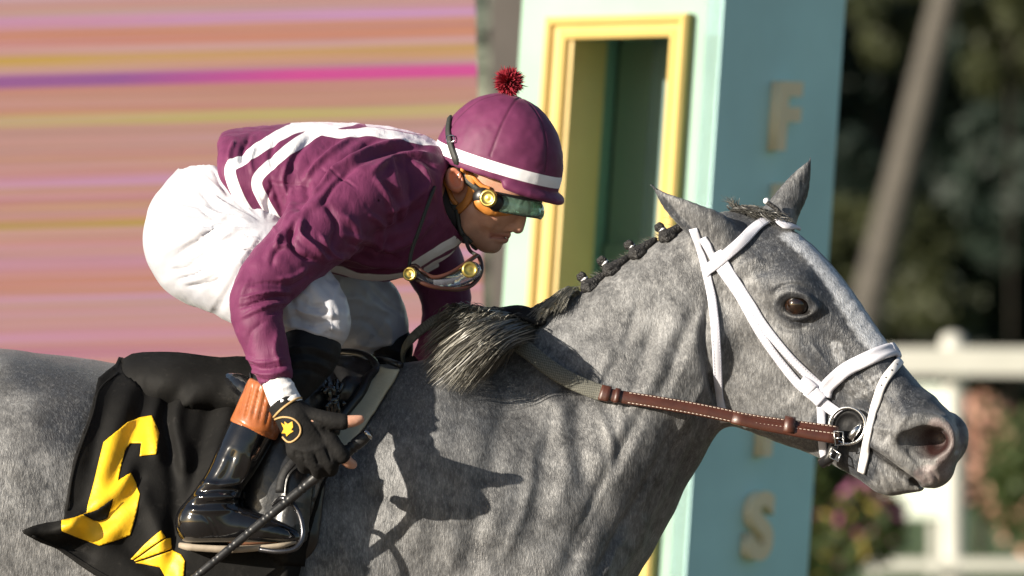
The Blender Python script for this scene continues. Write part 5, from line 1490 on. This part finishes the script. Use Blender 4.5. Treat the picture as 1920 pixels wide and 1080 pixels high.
# ---- visible saddle parts in front of the cloth
SB2 = Caster().add(HV, HF).add(SV, SF)
SB2.t.append(TB.t[0])
flapf = ridge([([(640, 700), (655, 740), (640, 780)], 9, 10), ([(620, 700), (625, 750), (600, 800)], 9, -8), ([(670, 700), (672, 735), (650, 770)], 8, -8), ([(600, 730), (640, 735)], 6, 8), ([(590, 760), (630, 765)], 6, 7)])
fl = patch('flap', [(470, 712), (540, 690), (640, 681), (688, 690), (697, 712), (688, 742), (664, 770), (636, 800), (618, 850), (596, 930), (572, 1010), (500, 1030), (450, 960), (450, 800)], 6, deep(SB2, .016, flapf), m_slea, sdl)
smooth_patch(fl, 4); md = fl.modifiers.new('thickness', 'SOLIDIFY'); md.thickness = .004
pad = patch('pad', [(684, 699), (720, 699), (752, 702), (742, 722), (716, 764), (686, 806), (640, 862), (616, 862), (612, 820), (640, 780), (672, 745), (690, 715)], 5, deep(SB, .013), m_crm, sdl)
smooth_patch(pad, 4); md = pad.modifiers.new('thickness', 'SOLIDIFY'); md.thickness = .006
P_, N_ = on(SB2, [(600, 684), (640, 680), (676, 684), (694, 697), (697, 720), (686, 746), (664, 772), (640, 796), (628, 822)], .018, 5, 3); sweep('roll', P_, N_, circ(.0095, 10), m_slea, sdl)
P_, N_ = on(SB2, [(690, 690), (720, 690), (756, 697)], .016, 5); sweep('pad_edge', P_, N_, circ(.006, 8), m_slea, sdl)
S_ = Solid()
S_.chain([(430, 712, -.16, 14), (452, 722, -.20, 20), (470, 740, -.225, 16)], k=.01)
v_, f_ = S_.mesh(axis((-.58, .004), (-.46,)), axis((-.26, .004), (-.12,)), axis((1.30, .004), (1.56,))); mesh_obj('cantle', v_, f_, m_pat, sdl)
for i, pl in enumerate(([(586, 742), (602, 734), (622, 738), (636, 730)], [(590, 752), (610, 748), (626, 752), (640, 744)], [(584, 762), (600, 766), (620, 762), (632, 768)], [(600, 728), (606, 745), (602, 770)], [(622, 728), (626, 748), (618, 772)])):
    P_, N_ = on(SB2, pl, .028, 5, 1); sweep('strap_keeper', P_, N_, circ(.006, 8), m_pat, sdl)
# stirrup leather and iron
P_, N_ = on(SB2, [(560, 850), (548, 890), (532, 930)], .034, 5); sweep('stirrup_leather', P_, N_, strip(.016, .004), m_black, sdl)
m_iron = mat('dark_iron', (.10, .10, .11), .28, .2, 30, .1, 100, metallic=.9)
st_p = cat([tuple(W(*q)) for q in [(486, 1030, -.39), (520, 1034, -.40), (552, 1029, -.40), (567, 1008, -.392), (565, 975, -.385), (550, 946, -.378), (528, 934, -.372), (512, 950, -.335), (505, 985, -.318), (502, 1018, -.315), (486, 1030, -.33)]], 6)
tube('stirrup_iron', st_p, .0048, m_iron, sdl, 10)

# ---- bridle
br = empty('bridle'); tag(br, 'white padded racing bridle with brown leather reins on the grey horse', 'bridle')
m_wst, nt, b = node_mat('white_bridle_nylon'); t = NT(nt); co = t.coord()
t.set(b, 'Base Color', t.ramp(t.noise(co, 30, 3), .3, .7, (.50, .50, .57), (.66, .66, .72))); t.set(b, 'Roughness', .55); t.set(b, 'Normal', t.bump(t.noise(co, 500, 2), .2, .0008))
m_brn = mat('brown_rein_leather', (.058, .017, .009), .42, .3, 40, .2, 160, .0012, coat=.3)
m_sti = mat('pale_stitching', (.60, .50, .42), .7, .1, 80, 0)
def lay(name, path, prof, m, parent=br, lift=.001, n=6, sm=3, far=False, extra=None):
    P, Nn = on(HB, path, lift, n, sm)
    if far:
        P2 = hmirror(P)[::-1]; N2 = (Nn - 2 * (Nn @ LH)[:, None] * LH)[::-1]
        P = np.vstack([P, P2]); Nn = np.vstack([Nn, N2])
    return sweep(name, P, Nn, prof, m, parent), P, Nn
def stitch(P, Nn, off, parent, step=.0075, m=m_sti):
    """a row of real stitches beside a strap's centre line"""
    P = np.asarray(P); T = np.gradient(P, axis=0); T /= np.linalg.norm(T, axis=1, keepdims=True); S = np.cross(Nn, T); S /= np.linalg.norm(S, axis=1, keepdims=True)
    Q = P + S * off[0] + Nn * off[1]
    L = np.concatenate([[0], np.cumsum(np.linalg.norm(np.diff(Q, axis=0), axis=1))])
    V = []; F = []
    for s in np.arange(.004, L[-1] - .006, step):
        a = np.array([np.interp(s, L, Q[:, i]) for i in range(3)]); b_ = np.array([np.interp(s + step * .62, L, Q[:, i]) for i in range(3)])
        nn = np.array([np.interp(s, L, Nn[:, i]) for i in range(3)]); sd2 = np.array([np.interp(s, L, S[:, i]) for i in range(3)])
        i0 = len(V); w = .0007
        V += [a - sd2 * w, a + sd2 * w, b_ + sd2 * w, b_ - sd2 * w, (a + b_) / 2 + nn * .0009]
        F += [(i0, i0 + 1, i0 + 4), (i0 + 1, i0 + 2, i0 + 4), (i0 + 2, i0 + 3, i0 + 4), (i0 + 3, i0, i0 + 4)]
    return tag(mesh_obj('stitching', np.array(V), F, m, parent, smooth=False), kind='stuff')
w17 = strip(.0165, .0036, .0012); w24 = padded(.027, .0075)
tl, P_, N_ = lay('throat_latch', [(1300, 428), (1313, 465), (1321, 493), (1333, 545), (1340, 600), (1343, 650), (1346, 700), (1351, 745), (1358, 790)], w17, m_wst)
o_, P_, N_ = lay('cheekpiece', [(1318, 445), (1330, 466), (1352, 504), (1386, 552), (1412, 600), (1440, 645), (1494, 717), (1512, 731)], w17, m_wst, lift=.002)
o_, P_, N_ = lay('cheekpiece', [(1512, 731), (1539, 752), (1562, 769), (1580, 781)], strip(.021, .0045, .0014), m_wst, lift=.003)
o_, P_, N_ = lay('noseband_strap', [(1346, 470), (1369, 508), (1408, 568), (1428, 604), (1460, 644), (1500, 688), (1550, 736)], w17, m_wst, lift=.0015)
m_wsti = mat('grey_white_stitching', (.50, .50, .58), .7, .1, 80, 0)
def edge_stitch(path, w, lift):
    P, Nn = on(HB, path, lift, 6, 3)
    stitch(P, Nn, (w, .0038), br, .006, m_wsti); stitch(P, Nn, (-w, .0038), br, .006, m_wsti)
edge_stitch([(1313, 465), (1321, 493), (1333, 545), (1340, 600), (1343, 650), (1346, 700), (1351, 745)], .006, .001)
edge_stitch([(1352, 504), (1386, 552), (1412, 600), (1440, 645), (1494, 717)], .006, .002)
edge_stitch([(1369, 508), (1408, 568), (1428, 604), (1460, 644), (1500, 688), (1545, 732)], .006, .0015)
edge_stitch([(1336, 500), (1372, 469), (1400, 444), (1424, 424), (1444, 413)], .008, .0045)
for q in ([(1500, 714), (1512, 722), (1524, 732)], [(1522, 733), (1532, 742), (1542, 752)]):
    P_, N_ = on(HB, q, .006, 4, 1); sweep('keeper', P_, N_, strip(.027, .006), m_wst, br)
# crown piece over the poll and brow band over the forehead, round to the far side
o_, P_, N_ = lay('browband', [(1322, 512), (1336, 500), (1372, 469), (1400, 444), (1424, 424), (1448, 412)], strip(.021, .004, .0014), m_wst, lift=.0045)
bb0 = P_[-1]; bn0 = N_[-1]
q = cat([tuple(P_[-1]), tuple(H(1474, 424, 20) + Vector((0, -.0, .006))), tuple(H(1484, 428, 0)), tuple(H(1480, 428, -25)), tuple(hmirror(np.array([P_[-3]]))[0])], 5)
qq = []; qn = []
for p in q:
    h = HB.near(Vector(p)); qq.append(h[0] + h[1] * .006); qn.append(h[1])
sweep('browband', qq, qn, strip(.021, .006), m_wst, br)
P_, N_ = on(HB, [(1318, 446), (1332, 420), (1350, 398), (1372, 386), (1388, 382)], .004, 4, 2)
P2 = hmirror(P_)[::-1]; N2 = (N_ - 2 * (N_ @ LH)[:, None] * LH)[::-1]
q = [HB.near(Vector(p)) for p in P2]
# noseband (padded) and flash strap
o_, P_, N_ = lay('noseband', [(1546, 742), (1553, 722), (1575, 702), (1604, 684), (1640, 668), (1669, 658), (1684, 658)], w24, m_wst, lift=.003)
e = Vector(P_[-1]); em = Vector(hmirror(np.array([P_[-1]]))[0]); q = [Vector(P_[-3]), e, (e + em) / 2 + Vector((.02, 0, .03)), em, Vector(hmirror(np.array([P_[-4]]))[0])]
q = cat([tuple(p) for p in q], 5); qq = []; qn = []
for p in q:
    h = HB.near(Vector(p)); qq.append(h[0] + h[1] * .003); qn.append(h[1])
sweep('noseband', qq, qn, w24, m_wst, br)
m_wlea = mat('white_strap_leather', (.70, .68, .68), .45, .1, 40, .15, 200)
o_, P_, N_ = lay('flash_strap', [(1690, 672), (1676, 690), (1659, 713), (1648, 740), (1640, 768), (1632, 805), (1624, 843), (1620, 866), (1617, 884)], strip(.0165, .0045), m_wlea, lift=.0025)
for i in (3, 6, 9, 12): disc('strap_hole', P_[i] + N_[i] * .0046, N_[i], .0018, .0004, m_hous, br, 10)
o_, P_, N_ = lay('chin_tab', [(1539, 758), (1541, 790), (1543, 830), (1547, 856), (1552, 866)], strip(.016, .005), m_wst, lift=.002)
# bit: rubber guard, ring, cheek
hb = HB.hit(1594, 800); bc = hb[0] + hb[1] * .012
bn = Vector(LH) * .9 + Vector((0, -.25, .05)); bn.normalize()
a1 = bn.orthogonal().normalized(); a2 = bn.cross(a1)
disc('bit_guard', bc - bn * .008, bn, .031, .012, m_black, br, 32)
ring = [bc + bn * .010 + (a1 * math.cos(2 * math.pi * i / 40) + a2 * math.sin(2 * math.pi * i / 40)) * .034 for i in range(40)]
sweep('bit_ring', ring, [bn] * 40, circ(.0034, 8), m_steel, br, closed=True)
tube('bit_bar', [H(1612, 822, 60), H(1622, 806, 55), H(1632, 792, 46)], .0075, m_steel, br)
tube('curb_link', [bc + Vector((-.022, -.004, -.028)), bc + Vector((-.03, -.004, -.045)), bc + Vector((-.036, 0, -.06)), bc + Vector((-.05, .01, -.07))], .010, m_slea, br)
tube('curb_buckle', [bc + Vector((-.030, -.012, -.042)), bc + Vector((-.016, -.014, -.052)), bc + Vector((-.020, -.014, -.066)), bc + Vector((-.036, -.012, -.058)), bc + Vector((-.030, -.012, -.042))], .0018, m_steel, br)
# reins: leather end, web grip over the neck
path = cat([(951, 630), (970, 645), (993, 661), (1018, 681), (1043, 699), (1068, 713), (1092, 724), (1112, 732), (1131, 738), (1162, 744), (1220, 753), (1280, 763), (1338, 774), (1410, 789), (1490, 800), (1572, 811)], 4)
dep = []
for x, y in path:
    h = HB.hit(x, y); dep.append(h[0].y if h is not None else np.nan)
dep = np.array(dep); xi = np.arange(len(dep)); ok = ~np.isnan(dep); dep = np.interp(xi, xi[ok], dep[ok]); dep[-1] = bc.y - .012
env = dep.copy()                                                   # a taut line: hull of the depths
for _ in range(400): env[1:-1] = np.minimum(env[1:-1], (env[:-2] + env[2:]) / 2)
env = env - np.interp(xi, [0, 14, 30], [.045, .018, .004])
RP = np.array([tuple(W(x, y, d - .006)) for (x, y), d in zip(path, env)])
RN = np.tile((0.05, -1, .25), (len(RP), 1)); RN = RN / np.linalg.norm(RN, axis=1, keepdims=True)
iw = 8 * 4
m_web, nt, b = node_mat('woven_rein_web'); t = NT(nt); co = t.coord()
chk = t.n('ShaderNodeTexChecker'); t.set(chk, 'Vector', t.mapping(co, (1, 1, 1), (0, math.radians(38), 0))); t.set(chk, 'Scale', 420.0)
t.set(b, 'Base Color', t.mix(chk.outputs['Fac'], (.075, .074, .062), (.17, .168, .14))); t.set(b, 'Roughness', .75); t.set(b, 'Normal', t.bump(chk.outputs['Fac'], .4, .0012))
sweep('rein_web', RP[:iw + 1], RN[:iw + 1], strip(.031, .0045), m_web, br)
sweep('rein_leather', RP[iw - 1:] - np.array((0, .0012, 0)), RN[iw - 1:], strip(.024, .0042), m_brn, br)
stitch(RP[iw + 5:] - np.array((0, .0012, 0)), RN[iw + 5:], (.0095, .0044), br); stitch(RP[iw + 5:] - np.array((0, .0012, 0)), RN[iw + 5:], (-.0095, .0044), br)
def seg_strap(i0, i1, w, th, m, name, lift):
    sweep(name, RP[i0:i1] + RN[i0:i1] * lift, RN[i0:i1], strip(w, th), m, br)
seg_strap(iw - 1, iw + 3, .030, .0045, m_brn, 'rein_keeper', .004); seg_strap(iw + 3, iw + 5, .028, .0060, m_brn, 'rein_keeper', .004)
dn = np.array((0, -.002, -.013))
lo0 = 13 * 4 - 2
sweep('rein_loop', RP[lo0:] + dn * np.linspace(.2, 1, len(RP) - lo0)[:, None] + RN[lo0:] * .004, RN[lo0:], strip(.022, .0050), m_brn, br)
stitch(RP[lo0 + 2:] + dn + RN[lo0 + 2:] * .004, RN[lo0 + 2:], (.0085, .0052), br)
seg_strap(13 * 4 + 3, 13 * 4 + 5, .034, .011, m_brn, 'rein_keeper', .001)
p = RP[13 * 4 + 8] + dn + RN[0] * .011
bk = [p + np.array(q) * .001 for q in ((-9, 0, 13), (7, 0, 12), (9, 0, -12), (-7, 0, -13))]
sweep('rein_buckle', [bk[0], bk[1], bk[2], bk[3]], [(0, -1, 0)] * 4, circ(.0016, 6), m_steel, br, closed=True)
tube('rein_buckle', [bk[0] * .5 + bk[3] * .5, p + np.array((.010, -.002, .001))], .0013, m_steel, br)
# the part of the web that runs back over the withers to the far hand, and the knot of spare rein
q = cat([(760, 690, .02), (758, 660, -.02), (772, 636, -.05), (800, 612, -.07), (835, 593, -.07), (874, 586, -.05), (910, 592, -.02), (940, 600, .0)], 6)
RP2 = np.array([tuple(W(*v)) for v in q]); sweep('rein_web', RP2, np.tile((-.2, -.8, .55), (len(RP2), 1)), strip(.022, .0045), m_web, br)
q = cat([(918, 588, .03), (940, 590, -.02), (975, 588, -.05), (1005, 600, -.05), (1012, 612, .0)], 6)
sweep('rein_knot', [W(*v) for v in q], np.tile((0, -.7, .7), (len(q), 1)), strip(.034, .010), m_black, br)
q = cat([(930, 602, -.06), (945, 618, -.075), (958, 634, -.085)], 6)
sweep('rein_knot', [W(*v) for v in q], np.tile((0, -1, .2), (len(q), 1)), strip(.030, .006), m_black, br)

# ---- whip
wp = empty('riding_whip'); tag(wp, 'black ribbed riding whip in the gloved right hand of the jockey', 'whip')
wa, wb = np.array(W(688, 816, -.384)), np.array(W(330, 1112, -.405))
n_ = 150; tt = np.linspace(0, 1, n_)
wd = np.interp(tt, [0, .02, .27, .3, 1], [.95, 1.1, 1.0, .84, .62]) * (1 + .10 * np.where((tt * 46) % 1 < .16, -1.2, .35))
P_ = wa + (wb - wa) * tt[:, None]
m_whp = mat('whip_grip', (.018, .018, .019), .38, .3, 60, .2, 200)
tube('shaft', P_, .0105, m_whp, wp, 12, widths=wd)
dv = (wa - wb) / np.linalg.norm(wb - wa)
tube('end_cap', [wa + dv * -.001, wa + dv * .004, wa + dv * .006], .0108, m_steel, wp, 14, widths=[1, 1, .8])
tube('end_cap', [wa + dv * .006, wa + dv * .010], .0085, m_whp, wp, 14, widths=[1, .7])

# ---- spare goggles hanging at the jockey's chest
gg = empty('goggles'); tag(gg, 'spare clear goggles with brass vents hanging at the chest of the jockey', 'goggles')
m_brim = mat('brown_goggle_rim', (.06, .022, .015), .35, .2, 40, .1, 100)
def GG(x, y, d): return W(x, y, d)
rim = cat([tuple(GG(*q)) for q in [(764, 508, -.175), (778, 522, -.19), (800, 534, -.195), (830, 541, -.185), (866, 542, -.165), (890, 530, -.145), (903, 506, -.125), (897, 480, -.115), (884, 486, -.14), (862, 502, -.165), (840, 514, -.18), (815, 520, -.185), (795, 512, -.185), (778, 498, -.18)]], 4, True)
sweep('rim', rim, np.tile((.1, -.9, .3), (len(rim), 1)), circ(.0042, 8), m_brim, gg, closed=True)
m_clr, nt, b = node_mat('clear_dark_lens'); t = NT(nt)
t.set(b, 'Base Color', (.35, .36, .42, 1)); t.set(b, 'Roughness', .03); t.set(b, 'Transmission Weight', .75); t.set(b, 'IOR', 1.2); t.set(b, 'Coat Weight', 1.0)
S_ = Solid(); S_.chain([(782, 512, -.165, 10), (815, 528, -.175, 11), (855, 524, -.160, 15), (885, 508, -.135, 18)], k=.01)
v_, f_ = S_.mesh(axis((-.21, .003), (-.04,)), axis((-.21, .003), (-.09,)), axis((1.69, .003), (1.78,))); mesh_obj('lens', v_, f_, m_clr, gg)
disc('vent', GG(769, 514, -.20), (-.25, -1, .1), .0130, .007, m_brass, gg); disc('vent', GG(880, 506, -.165), (.2, -1, .1), .0150, .007, m_brass, gg)
for q in ([(893, 478, -.12), (880, 468, -.09), (870, 440, -.07)], [(766, 506, -.175), (772, 470, -.17), (786, 430, -.165), (800, 390, -.155), (815, 350, -.13)]):
    tube('cord', cat([tuple(W(*v)) for v in q], 5), .0035, m_strp, gg)

# ---- mane, forelock, braids
m_hair, nt, b = node_mat('mane_hair'); t = NT(nt)
tn = t.attr('tone')
t.set(b, 'Base Color', t.ramp(tn, 0, 1, (.012, .012, .013), (.42, .40, .34))); t.set(b, 'Roughness', .42); t.set(b, 'Specular IOR Level', .6)
def strands(name, ctrl, n, wid, parent, seed, tone=(.0, .5), jit=.01, segs=12):
    """ctrl(rng) -> control points of one hair"""
    r = np.random.default_rng(seed); V = []; F = []; TN = []
    for i in range(n):
        c = np.array([list(p) for p in ctrl(r)]); q = cat(c, max(2, segs // (len(c) - 1)))
        T = np.gradient(q, axis=0); side = np.cross(T, r.normal(size=3)); side /= np.linalg.norm(side, axis=1, keepdims=True) + 1e-9
        side = (side + np.roll(side, 1, 0)) / 2
        m = len(q); w = wid * np.interp(np.linspace(0, 1, m), [0, .1, .7, 1], [.7, 1, .8, .15])[:, None] * r.uniform(.6, 1.3)
        i0 = len(V) and sum(len(v) for v in V); V.append(np.stack([q - side * w, q + side * w], 1).reshape(-1, 3))
        a = i0 + np.arange(m - 1) * 2
        F.append(np.stack([a, a + 1, a + 3, a + 2], 1)); tv = r.uniform(*tone) ** 1.0
        TN.append(np.repeat(np.clip(tv + np.linspace(0, .12, m), 0, 1), 2))
    o = mesh_obj(name, np.concatenate(V), np.concatenate(F), m_hair, parent); attr(o, 'tone', np.concatenate(TN)); return o
def crest(px):
    lo, hi = 380.0, 900.0
    for _ in range(22):
        m_ = (lo + hi) / 2
        if HB.hit(px, m_) is None: lo = m_
        else: hi = m_
    return hi
T_END = cat([(822, 606), (800, 640), (800, 676), (818, 708), (846, 728), (880, 726), (912, 700), (930, 672)], 6)
T_ROOT = cat([(872, 588), (912, 590), (946, 594), (974, 602), (990, 616), (986, 632), (968, 640), (950, 644)], 6)
def tuft(r, side=None):
    u = r.uniform(0, 1) if side is None else side(r); i = u * (len(T_END) - 1); k = int(min(i, len(T_END) - 2)); f = i - k
    e = T_END[k] * (1 - f) + T_END[k + 1] * f; o = T_ROOT[k] * (1 - f) + T_ROOT[k + 1] * f
    L = r.uniform(.62, 1.08) if r.uniform() < .8 else r.uniform(.3, .7)
    o = o + r.normal(size=2) * (9, 5); e = o + (e - o) * L + r.normal(size=2) * (7, 7)
    he = HB.hit(*e); ed = (he[0].y if he is not None else -.07) - r.uniform(.004, .028); ho = HB.hit(*o); od = (ho[0].y if ho is not None else -.03) + .004
    m1 = o * .68 + e * .32 + np.array((-4, -13 - 8 * r.uniform())); m2 = o * .32 + e * .68 + np.array((-3, -9 - 8 * r.uniform())) + r.normal(size=2) * 4
    b0 = min(od, ed)
    return [W(o[0], o[1], od), W(m1[0], m1[1], b0 - .022 - .014 * r.uniform()), W(m2[0], m2[1], b0 - .020 - .014 * r.uniform()), W(e[0], e[1], ed)]
crest_t = [crest(780 + 5 * i) for i in range(60)]
strands('mane', tuft, 1400, .0009, horse, 3, (.0, .18), segs=12)
strands('mane', tuft, 1200, .0007, horse, 13, (.2, .65), segs=12)
strands('mane', lambda r: tuft(r, lambda q: q.uniform(0, .45)), 300, .0006, horse, 14, (.5, 1.0), segs=12)
def tuft_b(r):
    x = r.uniform(1000, 1095); cy = crest_t[min(59, int((x - 780) / 5))]
    return [W(x, cy + 6, r.uniform(-.02, .02)), W(x - 14, cy - r.uniform(4, 18), -.03), W(x - r.uniform(30, 60), cy + r.uniform(10, 34), -.07)]
strands('mane', tuft_b, 420, .0008, horse, 5, (.1, .75))
def flk(r):
    x = r.uniform(1372, 1436); h = HB.near(H(x, 392 + abs(x - 1400) * .12, r.uniform(-22, 22))); p = h[0]
    e_ = r.uniform(.6, 1.3); return [p, p + Vector((.012 + .012 * r.normal(), -.004, .010 * r.uniform(.3, 1.3))), p + Vector((.03 * e_, -.014 + .008 * r.normal(), .002 + .004 * r.normal())), p + Vector((.05 * e_, -.024 + .012 * r.normal(), -.012 + .006 * r.normal()))]
strands('forelock', flk, 520, .0008, horse, 6, (.0, .12))
def flk2(r):
    x = r.uniform(1376, 1400); h = HB.near(H(x, 388, r.uniform(-10, 10))); p = h[0]
    return [p, p + Vector((-.010, 0, .014)), p + Vector((-.022 * r.uniform(.2, 1.4), 0, .018 + .014 * r.uniform()))]
strands('forelock', flk2, 60, .0006, horse, 7, (.0, .25))
def flyaway(r):
    x = r.uniform(1060, 1290); p = Vector(W(x, crest_at(x) + 2, r.uniform(-.01, .01)))
    return [p, p + Vector((-.006, 0, .005)), p + Vector((-.012 - .014 * r.uniform(), 0, .004 + .010 * r.uniform()))]
cx = np.arange(1050, 1310, 10); cyv = np.array([crest(x) for x in cx])
def crest_at(x): return float(np.interp(x, cx, cyv))
strands('crest_hair', flyaway, 260, .0004, horse, 8, (.05, .5))
m_bnd = mat('white_braid_band', (.72, .72, .74), .6, .05, 60, .1, 200)
def braid(kx, ky, lx, ly):
    S = Solid(); y0 = -.014
    for i in range(7):
        a = i * 2.4; S.chain([(kx + 5 * math.cos(a), ky + 5 * math.sin(a), y0 - .004 * math.sin(a * 1.7), 5.2), (kx + 2 * math.cos(a + 1), ky + 2 * math.sin(a + 1), y0, 5.6)], k=.001)
    q = [(lx + 14, ly - 4, y0 + .01, 9), (lx + 4, ly + 1, y0 - .004, 11), (lx - 6, ly + 9, y0 - .008, 10), ((kx + lx) / 2, (ky + ly) / 2, y0, 7)]
    S.chain(q, k=.003, sub=2); S.chain([(lx + 12, ly - 5, y0 - .008, 5.5), (lx - 2, ly + 4, y0 - .016, 6)], k=.001); S.chain([(lx + 13, ly + 4, y0 - .012, 5.5), (lx + 1, ly + 12, y0 - .017, 5.5)], k=.001)
    S.chain([(lx + 10, ly - 3, y0 - .004, 9), (lx + 22, ly - 11, y0 - .002, 8), (lx + 34, ly - 20, y0 + .002, 5)], k=.003)
    c = W(kx, ky, y0)
    v, f = S.mesh(axis((c.x - .03, .0022), (c.x + .07,)), axis((-.06, .0022), (.04,)), axis((c.z - .06, .0022), (c.z + .03,)))
    o = mesh_obj('braid', v, f, m_bhair, horse)
    mx, my = kx * .62 + lx * .38, ky * .62 + ly * .38
    dx, dy = lx - kx, ly - ky; L = math.hypot(dx, dy); dx /= L; dy /= L
    tube('braid_band', [W(mx - dx * 2.5, my - dy * 2.5, y0), W(mx + dx * 2.5, my + dy * 2.5, y0)], .0078, m_bnd, o, 14)
m_bhair = mat('black_braided_hair', (.014, .013, .013), .58, .5, 90, 1.0, 260, .004)
for a in ((1234, 449, 1250, 463), (1176, 493, 1194, 505), (1125, 527, 1145, 541), (1088, 557, 1104, 572)):
    dy = crest_at(a[2]) - (a[3] + 6); braid(a[2] + (a[0] - a[2]) * .85, a[3] + (a[1] - a[3]) * .85 + dy, a[2], a[3] + dy)
def tail_hair(r):
    a = Vector(W(-556 + r.normal() * 10, 1010 + r.normal() * 14, r.normal() * .02))
    return [a, a + Vector((-.14 + .03 * r.normal(), .02 * r.normal(), -.03)), a + Vector((-.28 + .05 * r.normal(), .05 * r.normal(), -.26)), a + Vector((-.34 + .08 * r.normal(), .08 * r.normal(), -.62 + .1 * r.normal()))]
strands('tail', tail_hair, 500, .0022, horse, 21, (.0, .4))
# plaited tuft tied by the far ear
tube('ear_tie', cat([tuple(W(*q)) for q in [(1437, 378, .0), (1445, 384, -.005), (1456, 392, -.01), (1464, 404, -.012), (1464, 414, -.012)]], 5), .0045, m_bhair, br, 8)
ball('ear_tie_knot', W(1437, 377, .0), .0062, m_bnd, br, 12)
